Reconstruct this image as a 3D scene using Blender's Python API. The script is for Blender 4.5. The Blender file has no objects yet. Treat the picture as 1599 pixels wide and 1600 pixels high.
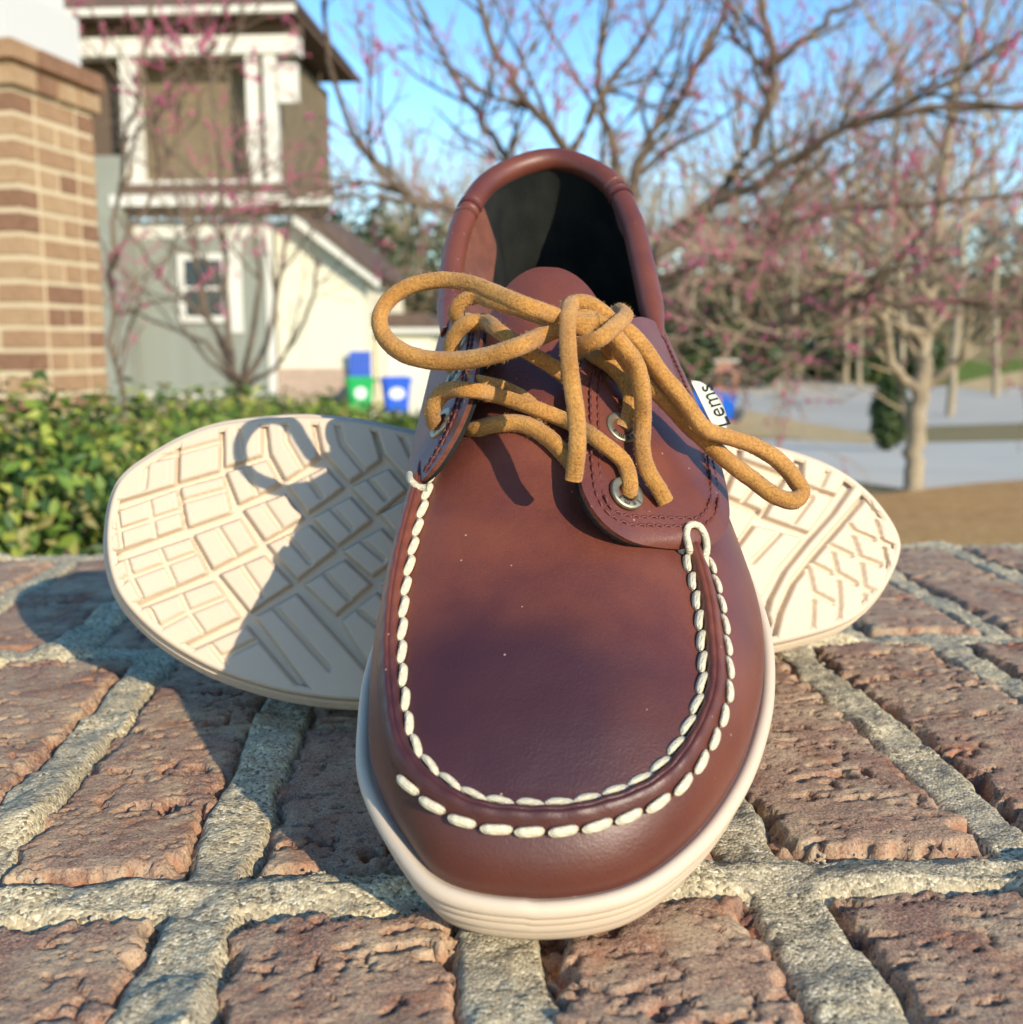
import bpy, math, random
import numpy as np
from mathutils import Matrix, Vector

# ---------------------------------------------------------------- camera, sky, sun, exposure
SC = bpy.context.scene
COL = SC.collection
F = 1700.0; HC = .125; TH = math.atan(264 / 1700.)       # focal length in photo pixels, camera height, pitch
CAM = np.array([0, 0, HC])
cam_d = bpy.data.cameras.new('camera'); cam = bpy.data.objects.new('camera', cam_d); COL.objects.link(cam)
cam.location = (0, 0, HC); cam.rotation_euler = (math.pi / 2 - TH, 0, 0)
cam_d.sensor_fit = 'HORIZONTAL'; cam_d.sensor_width = 36; cam_d.lens = 36 * F / 1599
cam_d.clip_start = .01; cam_d.clip_end = 1500
cam_d.dof.use_dof = True; cam_d.dof.focus_distance = .285; cam_d.dof.aperture_fstop = 17.5
SC.camera = cam

SUN_AZ = (.56, -.828); SUN_EL = math.radians(21)           # direction towards the sun
world = bpy.data.worlds.new('World'); SC.world = world; world.use_nodes = True
wn = world.node_tree.nodes; wl = world.node_tree.links
sky = wn.new('ShaderNodeTexSky'); sky.sky_type = 'NISHITA'; sky.sun_disc = False
sky.sun_elevation = SUN_EL; sky.sun_rotation = math.atan2(SUN_AZ[0], SUN_AZ[1])
sky.air_density = 1.0; sky.dust_density = .2; sky.ozone_density = 2.2; sky.altitude = 300
hs = wn.new('ShaderNodeHueSaturation'); hs.inputs['Saturation'].default_value = 1.24
wl.new(sky.outputs[0], hs.inputs['Color'])
wl.new(hs.outputs[0], wn['Background'].inputs['Color']); wn['Background'].inputs['Strength'].default_value = .145
sun_d = bpy.data.lights.new('sun', 'SUN'); sun_d.energy = 3.0; sun_d.angle = math.radians(.55); sun_d.color = (1, .87, .68)
sun = bpy.data.objects.new('sun', sun_d); COL.objects.link(sun)
sv = Vector((SUN_AZ[0] * math.cos(SUN_EL), SUN_AZ[1] * math.cos(SUN_EL), math.sin(SUN_EL)))
sun.rotation_euler = sv.to_track_quat('Z', 'Y').to_euler(); sun.location = (3, -3, 4)
SC.view_settings.view_transform = 'Standard'; SC.view_settings.look = 'None'
SC.view_settings.exposure = .92; SC.view_settings.gamma = 1
SC.cycles.use_denoising = True
SC.cycles.max_bounces = 6; SC.cycles.transparent_max_bounces = 8

# ---------------------------------------------------------------- helpers
rng = np.random.default_rng(7)
def ray(x, y):
    c0, c2 = (x - 799.5) / F, -(y - 800) / F
    ct, st = math.cos(TH), math.sin(TH)
    return np.array([c0, ct + st * c2, -st + ct * c2])
def at(x, y, Y):                                           # point at world depth Y seen through photo pixel x, y
    d = ray(x, y); return CAM + d * (Y / d[1])
def frame(yaw, al):
    ya, a = math.radians(yaw), math.radians(al)
    es = np.array([math.sin(ya) * math.cos(a), math.cos(ya) * math.cos(a), math.sin(a)])
    et = np.array([math.cos(ya), -math.sin(ya), 0]); ez = np.cross(et, es)
    return np.stack([et, es, ez], 1)
def back(x, y, O, R, z):
    d = R.T @ ray(x, y); o = R.T @ (CAM - O)
    return o + (z - o[2]) / d[2] * d

def tag(o, label=None, cat=None, group=None, kind=None):
    if label: o['label'] = label
    if cat: o['category'] = cat
    if group: o['group'] = group
    if kind: o['kind'] = kind
    return o
def empty(name, loc=(0, 0, 0), parent=None):
    o = bpy.data.objects.new(name, None); COL.objects.link(o); o.location = loc
    o.empty_display_size = .05
    if parent: o.parent = parent
    return o
def mesh(name, V, FC, mat=None, parent=None, smooth=True, attrs=None, loc=None, link=True):
    """FC: (n,k) int array or list of lists; returns ONE mesh object"""
    V = np.asarray(V, np.float32)
    me = bpy.data.meshes.new(name)
    if isinstance(FC, np.ndarray):
        n, k = FC.shape
        me.vertices.add(len(V)); me.vertices.foreach_set('co', V.ravel())
        me.loops.add(n * k); me.loops.foreach_set('vertex_index', FC.astype(np.int32).ravel())
        me.polygons.add(n); me.polygons.foreach_set('loop_start', np.arange(0, n * k, k, dtype=np.int32))
        me.update(calc_edges=True); me.validate()
    else:
        me.from_pydata([tuple(v) for v in V], [], [tuple(int(i) for i in f) for f in FC])
    if smooth: me.polygons.foreach_set('use_smooth', np.ones(len(me.polygons), bool))
    for kx, val in (attrs or {}).items():
        a = me.attributes.new(kx, 'FLOAT', 'POINT'); a.data.foreach_set('value', np.asarray(val, np.float32).ravel())
    if mat: me.materials.append(mat)
    o = bpy.data.objects.new(name, me)
    if link: COL.objects.link(o)
    if parent: o.parent = parent
    if loc is not None: o.location = loc
    return o
def copy_of(o, parent, name=None):
    c = o.copy(); COL.objects.link(c); c.parent = parent
    return c
def gridF(n, m, wrap_n=False, wrap_m=False):
    i = np.arange(n if wrap_n else n - 1); j = np.arange(m if wrap_m else m - 1)
    I, J = np.meshgrid(i, j, indexing='ij'); I2 = (I + 1) % n; J2 = (J + 1) % m
    return np.stack([I * m + J, I2 * m + J, I2 * m + J2, I * m + J2], -1).reshape(-1, 4)
class MB:                                                  # collects shapes that become ONE mesh
    def __init__(s): s.V = []; s.Q = []; s.n = 0
    def add(s, V, Q):
        s.V.append(np.asarray(V, float)); s.Q += [[int(i) + s.n for i in f] for f in Q]; s.n += len(V)
        return s
    def box(s, a, b, M=None):
        (x0, y0, z0), (x1, y1, z1) = a, b
        V = np.array([[x0,y0,z0],[x1,y0,z0],[x1,y1,z0],[x0,y1,z0],[x0,y0,z1],[x1,y0,z1],[x1,y1,z1],[x0,y1,z1]], float)
        if M is not None: V = V @ M[0].T + M[1]
        return s.add(V, [[0,3,2,1],[4,5,6,7],[0,1,5,4],[1,2,6,5],[2,3,7,6],[3,0,4,7]])
    def build(s, name, mat=None, parent=None, smooth=False):
        return mesh(name, np.concatenate(s.V), s.Q, mat, parent, smooth)
def hash2(ix, iy, seed):
    h = (ix * 374761393 + iy * 668265263 + seed * 1274126177) & 0xffffffff
    h = ((h ^ (h >> 13)) * 1274126177) & 0xffffffff
    return ((h ^ (h >> 16)) & 0xffff) / 65535.0
def noise2(x, y, seed=0):
    x = np.asarray(x, float); y = np.asarray(y, float)
    ix = np.floor(x).astype(np.int64); iy = np.floor(y).astype(np.int64); fx, fy = x - ix, y - iy
    def g(i, j):
        a = hash2(ix + i, iy + j, seed) * 2 * math.pi
        return np.cos(a) * (fx - i) + np.sin(a) * (fy - j)
    u = fx ** 3 * (fx * (fx * 6 - 15) + 10); v = fy ** 3 * (fy * (fy * 6 - 15) + 10)
    return 1.5 * ((g(0,0) * (1-u) + g(1,0) * u) * (1-v) + (g(0,1) * (1-u) + g(1,1) * u) * v)
def fbm2(x, y, oct=4, seed=0, gain=.5):
    r = 0; a = 1; t = 0
    for k in range(oct):
        r = r + a * noise2(x * 2 ** k + 17.3 * k, y * 2 ** k - 9.1 * k, seed + k); t += a; a *= gain
    return r / t
def sstep(a, b, x):
    t = np.clip((x - a) / (b - a), 0, 1); return t * t * (3 - 2 * t)
def catmull(P, n, closed=False):
    P = np.asarray(P, float)
    Q = np.concatenate([P[-1:], P, P[:2]]) if closed else np.concatenate([2 * P[:1] - P[1:2], P, 2 * P[-1:] - P[-2:-1]])
    m = len(P) if closed else len(P) - 1
    out = []
    for i in range(m):
        p0, p1, p2, p3 = Q[i:i+4]
        d = [max(1e-9, np.linalg.norm(b - a) ** .5) for a, b in ((p0,p1),(p1,p2),(p2,p3))]
        m1 = (p1-p0)/d[0] - (p2-p0)/(d[0]+d[1]) + (p2-p1)/d[1]; m2 = (p2-p1)/d[1] - (p3-p1)/(d[1]+d[2]) + (p3-p2)/d[2]
        m1, m2 = m1 * d[1], m2 * d[1]
        t = np.linspace(0, 1, 24, endpoint=False)[:, None]
        out.append((2*t**3-3*t**2+1)*p1 + (t**3-2*t**2+t)*m1 + (-2*t**3+3*t**2)*p2 + (t**3-t**2)*m2)
    C = np.concatenate(out + [P[:1] if closed else P[-1:]])
    s = np.r_[0, np.cumsum(np.linalg.norm(np.diff(C, axis=0), axis=1))]
    u = np.linspace(0, s[-1], n + 1)[:-1] if closed else np.linspace(0, s[-1], n)
    return np.stack([np.interp(u, s, C[:, k]) for k in range(C.shape[1])], 1)
def sweep(P, prof, normal=None, closed=False, caps=True):
    """tube along P (n,3); prof = (k,2) or (n,k,2) profile in (side, up)"""
    P = np.asarray(P, float); n = len(P)
    T = np.gradient(P, axis=0)
    if closed: T = np.roll(P, -1, 0) - np.roll(P, 1, 0)
    T /= np.linalg.norm(T, axis=1)[:, None] + 1e-12
    N = np.zeros_like(P)
    if normal is not None:
        N = np.broadcast_to(np.asarray(normal, float), P.shape).copy(); N -= (N * T).sum(1)[:, None] * T
    else:
        a = np.array([0, 0, 1.]) if abs(T[0, 2]) < .9 else np.array([1., 0, 0])
        v = a - a @ T[0] * T[0]
        for i in range(n):
            v = v - v @ T[i] * T[i]; v /= np.linalg.norm(v) + 1e-12; N[i] = v
    N /= np.linalg.norm(N, axis=1)[:, None] + 1e-12
    S = np.cross(T, N)
    pr = np.asarray(prof, float)
    if pr.ndim == 2: pr = np.broadcast_to(pr, (n,) + pr.shape)
    k = pr.shape[1]
    V = (P[:, None] + S[:, None] * pr[..., :1] + N[:, None] * pr[..., 1:]).reshape(-1, 3)
    FQ = gridF(n, k, closed, True)[:, ::-1].tolist()
    if caps and not closed: FQ += [list(range(k)), [(n-1)*k + i for i in range(k)][::-1]]
    return V, FQ
def circ(r, k, r2=None):
    a = np.arange(k) * 2 * math.pi / k
    return np.stack([r * np.cos(a), (r2 or r) * np.sin(a)], 1)

# ---------------------------------------------------------------- materials
def mat(name, color, rough=.6, spec=.5, bump=None, var=None, sheen=0, metal=0, coat=0):
    """bump: list of (scale, strength, distance, kind)  var: (scale, colour2, amount, detail)"""
    m = bpy.data.materials.new(name); m.use_nodes = True
    nt = m.node_tree; b = nt.nodes['Principled BSDF']
    b.inputs['Roughness'].default_value = rough; b.inputs['Specular IOR Level'].default_value = spec
    b.inputs['Metallic'].default_value = metal
    if sheen: b.inputs['Sheen Weight'].default_value = sheen; b.inputs['Sheen Roughness'].default_value = .4
    if coat: b.inputs['Coat Weight'].default_value = coat
    b.inputs['Base Color'].default_value = (*color, 1)
    tc = nt.nodes.new('ShaderNodeTexCoord')
    if var:
        vs = var if isinstance(var, list) else [var]
        prev = None
        for (sc, c2, amt, det) in vs:
            nz = nt.nodes.new('ShaderNodeTexNoise'); nz.inputs['Scale'].default_value = sc; nz.inputs['Detail'].default_value = det
            nt.links.new(tc.outputs['Object'], nz.inputs['Vector'])
            rp = nt.nodes.new('ShaderNodeMapRange'); rp.inputs['From Min'].default_value = .38; rp.inputs['From Max'].default_value = .66
            rp.inputs['To Max'].default_value = amt
            nt.links.new(nz.outputs['Fac'], rp.inputs['Value'])
            mx = nt.nodes.new('ShaderNodeMix'); mx.data_type = 'RGBA'
            if prev is None: mx.inputs['A'].default_value = (*color, 1)
            else: nt.links.new(prev, mx.inputs['A'])
            mx.inputs['B'].default_value = (*c2, 1)
            nt.links.new(rp.outputs[0], mx.inputs['Factor']); prev = mx.outputs['Result']
        nt.links.new(prev, b.inputs['Base Color'])
    pn = None
    for (sc, st, dist, kind) in (bump or []):
        if kind == 'v': tx = nt.nodes.new('ShaderNodeTexVoronoi'); out = tx.outputs['Distance']
        else: tx = nt.nodes.new('ShaderNodeTexNoise'); tx.inputs['Detail'].default_value = 4; out = tx.outputs['Fac']
        tx.inputs['Scale'].default_value = sc; nt.links.new(tc.outputs['Object'], tx.inputs['Vector'])
        bp = nt.nodes.new('ShaderNodeBump'); bp.inputs['Strength'].default_value = st; bp.inputs['Distance'].default_value = dist
        if kind == 'v': bp.invert = True
        nt.links.new(out, bp.inputs['Height'])
        if pn: nt.links.new(pn, bp.inputs['Normal'])
        pn = bp.outputs['Normal']
    if pn: nt.links.new(pn, b.inputs['Normal'])
    return m
def nodes_of(m): return m.node_tree, m.node_tree.nodes, m.node_tree.links, m.node_tree.nodes['Principled BSDF']

def brick_top_material():
    m = mat('weathered_brick', (.2, .12, .09), .9, .2, [(900, .7, .0006, 'n'), (2600, .6, .0003, 'n')])
    nt, nd, lk, b = nodes_of(m)
    geo = nd.new('ShaderNodeTexCoord'); oi = nd.new('ShaderNodeObjectInfo')
    def noise(sc, det, off=0):
        t = nd.new('ShaderNodeTexNoise'); t.inputs['Scale'].default_value = sc; t.inputs['Detail'].default_value = det
        t.noise_dimensions = '4D'; t.inputs['W'].default_value = off; lk.new(geo.outputs['Object'], t.inputs['Vector']); return t.outputs['Fac']
    def mr(v, a, bb, c=0, d=1):
        r = nd.new('ShaderNodeMapRange'); r.inputs['From Min'].default_value = a; r.inputs['From Max'].default_value = bb
        r.inputs['To Min'].default_value = c; r.inputs['To Max'].default_value = d; lk.new(v, r.inputs['Value']); return r.outputs[0]
    def mix(f, a, c2, blend='MIX'):
        x = nd.new('ShaderNodeMix'); x.data_type = 'RGBA'; x.blend_type = blend
        if isinstance(f, float): x.inputs['Factor'].default_value = f
        else: lk.new(f, x.inputs['Factor'])
        for s, v in (('A', a), ('B', c2)):
            if isinstance(v, tuple): x.inputs[s].default_value = (*v, 1)
            else: lk.new(v, x.inputs[s])
        return x.outputs['Result']
    c = mix(mr(noise(28, 5), .36, .64), (.27, .132, .092), (.40, .245, .15))
    c = mix(mr(noise(70, 6, 3), .47, .68, 0, .8), c, (.56, .42, .25))            # sandy film
    c = mix(mr(noise(1500, 2, 6), .42, .68, 0, .6), c, (.60, .46, .29))           # single grains of sand
    c = mix(mr(noise(1100, 2, 8), .52, .7, 0, .6), c, (.075, .042, .036))
    ap = nd.new('ShaderNodeAttribute'); ap.attribute_name = 'pit'
    c = mix(mr(noise(55, 4, 11), .45, .6, 0, .9), c, c)
    red = mix(mr(noise(120, 4, 14), .42, .62), (.12, .05, .04), (.44, .165, .075))
    c = mix(ap.outputs['Fac'], c, red)
    lk.new(c, b.inputs['Base Color'])
    return m
def mortar_material():
    m = mat('sandy_mortar', (.4, .35, .25), .95, .15, [(1150, .6, .0006, 'v'), (5000, .5, .0003, 'n')])
    nt, nd, lk, b = nodes_of(m)
    tc = nd.new('ShaderNodeTexCoord')
    vo = nd.new('ShaderNodeTexVoronoi'); vo.inputs['Scale'].default_value = 1150; lk.new(tc.outputs['Object'], vo.inputs['Vector'])
    cr = nd.new('ShaderNodeValToRGB'); sp = nd.new('ShaderNodeSeparateColor'); lk.new(vo.outputs['Color'], sp.inputs[0]); lk.new(sp.outputs[0], cr.inputs['Fac'])
    e = cr.color_ramp.elements; e[0].position = 0; e[0].color = (.13, .11, .075, 1); e[1].position = 1; e[1].color = (.84, .74, .50, 1)
    k = e.new(.28); k.color = (.44, .36, .22, 1); k = e.new(.75); k.color = (.60, .50, .305, 1)
    nz = nd.new('ShaderNodeTexNoise'); nz.inputs['Scale'].default_value = 45; nz.inputs['Detail'].default_value = 5; lk.new(tc.outputs['Object'], nz.inputs['Vector'])
    mr = nd.new('ShaderNodeMapRange'); mr.inputs['From Min'].default_value = .4; mr.inputs['From Max'].default_value = .68; mr.inputs['To Max'].default_value = .6; lk.new(nz.outputs['Fac'], mr.inputs['Value'])
    mx = nd.new('ShaderNodeMix'); mx.data_type = 'RGBA'; lk.new(mr.outputs[0], mx.inputs['Factor']); lk.new(cr.outputs[0], mx.inputs['A']); mx.inputs['B'].default_value = (.30, .265, .20, 1)
    lk.new(mx.outputs['Result'], b.inputs['Base Color'])
    return m
# ---------------------------------------------------------------- the brick ledge the shoes stand on
BA = math.radians(3.5)                                     # the courses run slightly askew to the camera
BU = np.array([math.cos(BA), math.sin(BA), 0]); BV = np.array([-math.sin(BA), math.cos(BA), 0])
ledge = empty('brick_ledge')
ledge.rotation_euler = (0, 0, BA)
tag(ledge, 'brown brick ledge of bricks set on edge with wide sandy mortar joints', 'wall')
M_BRICK = brick_top_material(); M_MORTAR = mortar_material()
def joints(first, pitch, lo, hi, r):
    js = []; x = first
    while x > lo: x -= pitch
    while x < hi: js.append(x + r.uniform(-.0015, .0015)); x += pitch
    return js
rj = np.random.default_rng(3)
ROWS = [(.040, .2335, joints(.012, .0668, -.62, .64, rj)),
        (.2525, .4420, joints(.0105, .0672, -.62, .64, rj)),
        (.4575, .6530, joints(.0440, .0672, -.62, .64, rj))]
for tgt in (-.118, -.057):                                 # the two joints to the left of the shoe
    js = ROWS[1][2]; k = int(np.argmin([abs(j - tgt) for j in js])); js[k] = tgt
BRICKS = []                                                # u0, u1, v0, v1, dz
JW = [.0180, .0160, .0145]
for ri, (v0, v1, js) in enumerate(ROWS):
    for a, b in zip(js[:-1], js[1:]):
        BRICKS.append((ri, a + JW[ri] / 2, b - JW[ri] / 2, v0, v1, rj.uniform(-.0018, .0004), rj.uniform(-.012, .012)))
BH = .034
def build_brick(k, ri, u0, u1, v0, v1, dz, tilt):
    uc, vc = (u0 + u1) / 2, (v0 + v1) / 2; w, l = u1 - u0, v1 - v0
    seen = abs(uc) < .16 + .52 * vc
    cell = (.0009, .00105, .0017)[ri] if seen else .0032
    n, m = max(4, int(w / cell)), max(6, int(l / cell))
    x = np.linspace(-w / 2, w / 2, n); y = np.linspace(-l / 2, l / 2, m)
    X, Y = np.meshgrid(x, y, indexing='ij'); gx, gy = X + uc + 7 * k, Y + vc
    # ragged outline
    ex = fbm2(gy * 110, gx * 0 + k * 3.1, 4, 5, .65) * .0050; ey = fbm2(gx * 110, gy * 0 + k * 5.7, 4, 6, .65) * .0060
    edge = np.minimum(w / 2 - np.abs(X), l / 2 - np.abs(Y))
    en = edge + fbm2(gx * 110, gy * 110, 4, 9, .6) * .0065 - .0012
    rn = .0022 + .004 * sstep(.0, .5, fbm2(gx * 30, gy * 30, 2, 12))
    drop = (1 - sstep(0, 1, en / rn)) ** 1.5 * (.0035 + .0035 * sstep(-.2, .5, fbm2(gx * 45, gy * 45, 2, 14)))
    big = fbm2(gx * 22, gy * 16, 3, 20) * .0016
    # torn drag marks of the wire-cut face: pits longer across than along, slightly slanted
    sx, sy = gx * 110 + gy * 40, gy * 230 - gx * 50
    pn = fbm2(sx + 1.5 * fbm2(gx * 160, gy * 160, 2, 31), sy + 1.5 * fbm2(gx * 170, gy * 170, 2, 32), 3, 30)
    dens = .35 - .10 * fbm2(gx * 25, gy * 25, 2, 35)
    pit = sstep(dens, dens + .16, pn)
    pn2 = fbm2(gx * 420 + gy * 60, gy * 560, 2, 40); pit2 = sstep(.32, .5, pn2) * sstep(-.25, .2, fbm2(gx * 60, gy * 60, 2, 41))
    crack = (1 - sstep(0, .035, np.abs(fbm2(gx * 26, gy * 34, 4, 44)))) * sstep(.05, .3, fbm2(gx * 18, gy * 18, 2, 45))
    pn3 = fbm2(sx * .38 + 1.2 * fbm2(gx * 120, gy * 120, 2, 37), sy * .45 + 40, 3, 38); pit3 = sstep(.34, .45, pn3)
    fine = fbm2(gx * 700, gy * 700, 2, 50) * .00035
    mid = fbm2(gx * 150, gy * 190, 3, 52) * .0005
    Z = big + mid + fine - drop - pit * .0034 - pit2 * .0014 - pit3 * .0042 - crack * .0016 + tilt * X * .5
    Z -= .0004
    col = np.clip(.75 * sstep(.15, .7, np.maximum(pit, pit3)) + .6 * pit2 + .85 * sstep(.0008, .0035, drop) * sstep(-.1, .35, fbm2(gx * 80, gy * 80, 3, 60)) + .5 * crack
                  + .55 * sstep(.12, .45, fbm2(gx * 40, gy * 34, 3, 62)), 0, 1) * .9
    fx = np.clip(np.abs(X) / (w / 2), 0, 1) ** 8 * np.sign(X); fy = np.clip(np.abs(Y) / (l / 2), 0, 1) ** 12 * np.sign(Y)
    V = np.stack([X + ex * np.abs(fx), Y + ey * np.abs(fy), Z], -1)
    FQ = gridF(n, m)
    per = np.r_[np.arange(0, n) * m, (n - 1) * m + np.arange(1, m), (np.arange(n - 2, -1, -1)) * m + m - 1, np.arange(m - 2, 0, -1)]
    V = V.reshape(-1, 3); skirts = []; att = [col.ravel()]
    base = len(V); prev = per; cur = V
    for d in (.004, .009, BH):
        ring = V[per].copy(); ring[:, 2] -= d
        ring[:, :2] += fbm2(ring[:, 0] * 150 + k, ring[:, 1] * 150 + d * 900, 2, 70)[:, None] * .0012
        idx = np.arange(len(per)) + sum(len(a) for a in [cur])
        cur = np.concatenate([cur, ring]); att.append(np.clip(.5 + fbm2(ring[:, 0] * 60 + k, ring[:, 1] * 60 + d * 300, 2, 71), .1, .9))
        skirts.append(np.stack([prev, idx, np.roll(idx, -1), np.roll(prev, -1)], 1)); prev = idx
    FQ = np.concatenate([FQ] + skirts)
    return mesh('brick', cur, FQ, M_BRICK, ledge, True, {'pit': np.concatenate(att)}, (uc, vc, dz - .0008))
for k, bk in enumerate(BRICKS): build_brick(k, *bk)
def mortar_field():
    c = .0013
    def patch(ulo, uhi, vlo, vhi, c):
        u = np.arange(ulo, uhi, c); v = np.arange(vlo, vhi, c)
        U, W = np.meshgrid(u, v, indexing='ij')
        inside = np.full(U.shape, -1.0)
        for (ri, u0, u1, v0, v1, dz, t) in BRICKS:
            if u1 < ulo - .02 or u0 > uhi + .02: continue
            inside = np.maximum(inside, np.minimum(np.minimum(U - u0, u1 - U), np.minimum(W - v0, v1 - W)))
        near = np.clip(-inside, 0, .01)
        tr = sstep(.006, .012, near)
        h = -.0030 + .0022 * fbm2(U * 30, W * 30, 3, 80) + .0016 * fbm2(U * 110, W * 110, 3, 82) + .0007 * fbm2(U * 450, W * 450, 2, 84)
        h += .0042 * sstep(.05, .5, fbm2(U * 16 + 4, W * 16, 2, 86))                 # smears that reach up to the brick face
        h -= .0045 * sstep(.55, .9, 1 - near / .0045) * sstep(-.15, .25, fbm2(U * 22, W * 22, 2, 88))   # gap along the brick
        ridge = np.abs(W - .2435 - .004 * fbm2(U * 18, W * 0, 2, 90)) ; h += .003 * np.exp(-(ridge / .0035) ** 2) * sstep(-.3, .3, fbm2(U * 25, W * 0, 2, 92))
        h -= .007 * sstep(-.0005, .004, inside)
        n, m = U.shape; V = np.stack([U, W, h], -1).reshape(-1, 3)
        FQ = gridF(n, m); ok = (inside.ravel()[FQ] < .005).any(1)
        FQ = FQ[ok]; used = np.unique(FQ); re = -np.ones(len(V), int); re[used] = np.arange(len(used))
        return V[used], re[FQ]
    return patch(-.40, .40, .15, .668, c)
V, Q = mortar_field()
mesh('mortar', V, Q, M_MORTAR, ledge)
mb = MB(); mb.box((-.66, .02, -.06), (.66, .668, -.0105)); o = mb.build('mortar_bed', M_MORTAR, ledge)
M_WALLBR = bpy.data.materials.new('wall_brick'); M_WALLBR.use_nodes = True
def brick_tex(m, c1, c2, mo, sc=1.0):
    nt, nd, lk, b = nodes_of(m); b.inputs['Roughness'].default_value = .9
    tc = nd.new('ShaderNodeTexCoord'); t = nd.new('ShaderNodeTexBrick'); lk.new(tc.outputs['Object'], t.inputs['Vector'])
    mp = nd.new('ShaderNodeMapping'); lk.new(tc.outputs['Object'], mp.inputs['Vector']); mp.inputs['Rotation'].default_value = (math.pi / 2, 0, 0)
    lk.new(mp.outputs[0], t.inputs['Vector'])
    t.inputs['Scale'].default_value = sc; t.inputs['Brick Width'].default_value = .2; t.inputs['Row Height'].default_value = .067; t.inputs['Mortar Size'].default_value = .006
    for kx, c in (('Color1', c1), ('Color2', c2), ('Mortar', mo)): t.inputs[kx].default_value = (*c, 1)
    lk.new(t.outputs['Color'], b.inputs['Base Color'])
brick_tex(M_WALLBR, (.24, .12, .08), (.30, .19, .12), (.45, .4, .3))
mb = MB(); mb.box((-.65, .035, -1.2), (.65, .662, -.0605)); mb.build('wall_body', M_WALLBR, ledge)
# grit lying in the joints
def grit():
    r = np.random.default_rng(21); mb = MB()
    n = 420
    for i in range(n):
        v = r.uniform(.15, .42)
        if r.random() < .45: v = r.uniform(.232, .254); u = r.uniform(-.2, .2)
        else:
            rw = ROWS[0] if v < .24 else ROWS[1]; u = r.choice(rw[2]) + r.normal(0, .004)
        s = r.uniform(.0004, .001) if r.random() < .93 else r.uniform(.0011, .0018)
        V = np.array([[math.cos(a) * math.cos(e), math.sin(a) * math.cos(e), .75 * math.sin(e)] for e in (-.6, .25, 1.0) for a in np.arange(6) * math.pi / 3 + e] + [[0, 0, .75]]) * r.uniform(.82, 1.12, (19, 1)) * s
        a = r.uniform(0, 6.28); V = V @ np.array([[math.cos(a), -math.sin(a), 0], [math.sin(a), math.cos(a), 0], [0, 0, 1]]) * [1, r.uniform(.6, 1), 1]
        mb.add(V + [u, v, -.0036 + r.uniform(-.001, .0010)], gridF(3, 6, False, True).tolist() + [[12 + k, 12 + (k + 1) % 6, 18] for k in range(6)])
    o = mb.build('grit', mat('grit', (.42, .35, .235), .9, .2, None, (300, (.55, .48, .36), .8, 2)), ledge); o['kind'] = 'stuff'
grit()
# ---------------------------------------------------------------- ground, roads, lawn
GY = [-60, -3, .66, 4, 8, 14, 20, 27, 34, 40, 48, 60, 75, 95, 130, 180, 260]
GZ = [-.86, -.86, -.9, -.95, -1.10, -1.42, -1.80, -1.97, -2.02, -1.92, -1.60, -.95, .2, 2.5, 6.5, 11, 16]
GZ = [z + HC for z in GZ]
def gz(y): return float(np.interp(y, GY, GZ))
def gpt(x, y, off=0.):                                     # photo pixel to the ground below it
    d = ray(x, y); Y = 1.0
    for Yt in np.arange(1.2, 250, .05):
        if HC + d[2] * Yt / d[1] <= gz(Yt) + off: Y = Yt; break
    else: Y = 250
    return np.array([d[0] * Y / d[1], Y])
M_GROUND = mat('dormant_lawn', (.30, .22, .105), .95, .1, [(30, .6, .03, 'n')], [(1.2, (.20, .19, .06), .8, 4), (9, (.36, .27, .14), .6, 4)])
M_ROAD = mat('pale_asphalt', (.56, .50, .39), .9, .2, [(60, .3, .01, 'n')], [(1.5, (.48, .43, .34), .7, 3), (30, (.58, .52, .41), .4, 3)])
M_CONC = mat('concrete_drive', (.66, .59, .46), .9, .2, [(60, .2, .01, 'n')], [(.8, (.58, .52, .41), .7, 3)])
M_STRAW = mat('pine_straw', (.62, .35, .125), .95, .1, [(60, .9, .04, 'n')], [(3, (.46, .24, .085), .7, 4), (14, (.72, .48, .22), .7, 5), (40, (.42, .22, .09), .5, 4)])
M_GREEN = mat('green_lawn', (.13, .19, .035), .95, .1, [(40, .6, .03, 'n')], [(2, (.21, .22, .05), .7, 4)])
M_TANG = mat('tan_lawn', (.64, .46, .23), .95, .1, [(40, .6, .03, 'n')], [(2, (.52, .37, .17), .7, 4)])
def sheet(name, poly, z, m, label=None, kind='structure'):
    import bmesh
    bm = bmesh.new(); vs = [bm.verts.new((p[0], p[1], 0)) for p in poly]; f = bm.faces.new(vs); bm.normal_update()
    if f.normal.z < 0: f.normal_flip()
    for y in GY + [y + .5 * (b - y) for y, b in zip(GY[:-1], GY[1:])]:
        bmesh.ops.bisect_plane(bm, geom=bm.verts[:] + bm.edges[:] + bm.faces[:], plane_co=(0, y, 0), plane_no=(0, 1, 0))
    bmesh.ops.triangulate(bm, faces=bm.faces[:])
    for v in bm.verts: v.co.z = gz(v.co.y) + z
    me = bpy.data.meshes.new(name); bm.to_mesh(me); bm.free(); me.materials.append(m)
    o = bpy.data.objects.new(name, me); COL.objects.link(o)
    if label: o['label'] = label
    o['kind'] = kind; return o
o = sheet('ground', [(-320, -60), (320, -60), (320, 260), (-320, 260)], 0, M_GROUND, 'sunlit dormant yard grass sloping down to the street')
P_ = lambda L: [gpt(*p) for p in L]
sheet('street', P_([(1010,574), (1090,572), (1250,578), (1310,588), (1370,606), (1430,606), (1599,600), (1900,596), (1900,690), (1599,662), (1420,668), (1350,676), (1200,650), (1100,622), (1010,612)]), .012, M_ROAD, 'pale grey asphalt street curving past the yards')
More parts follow.
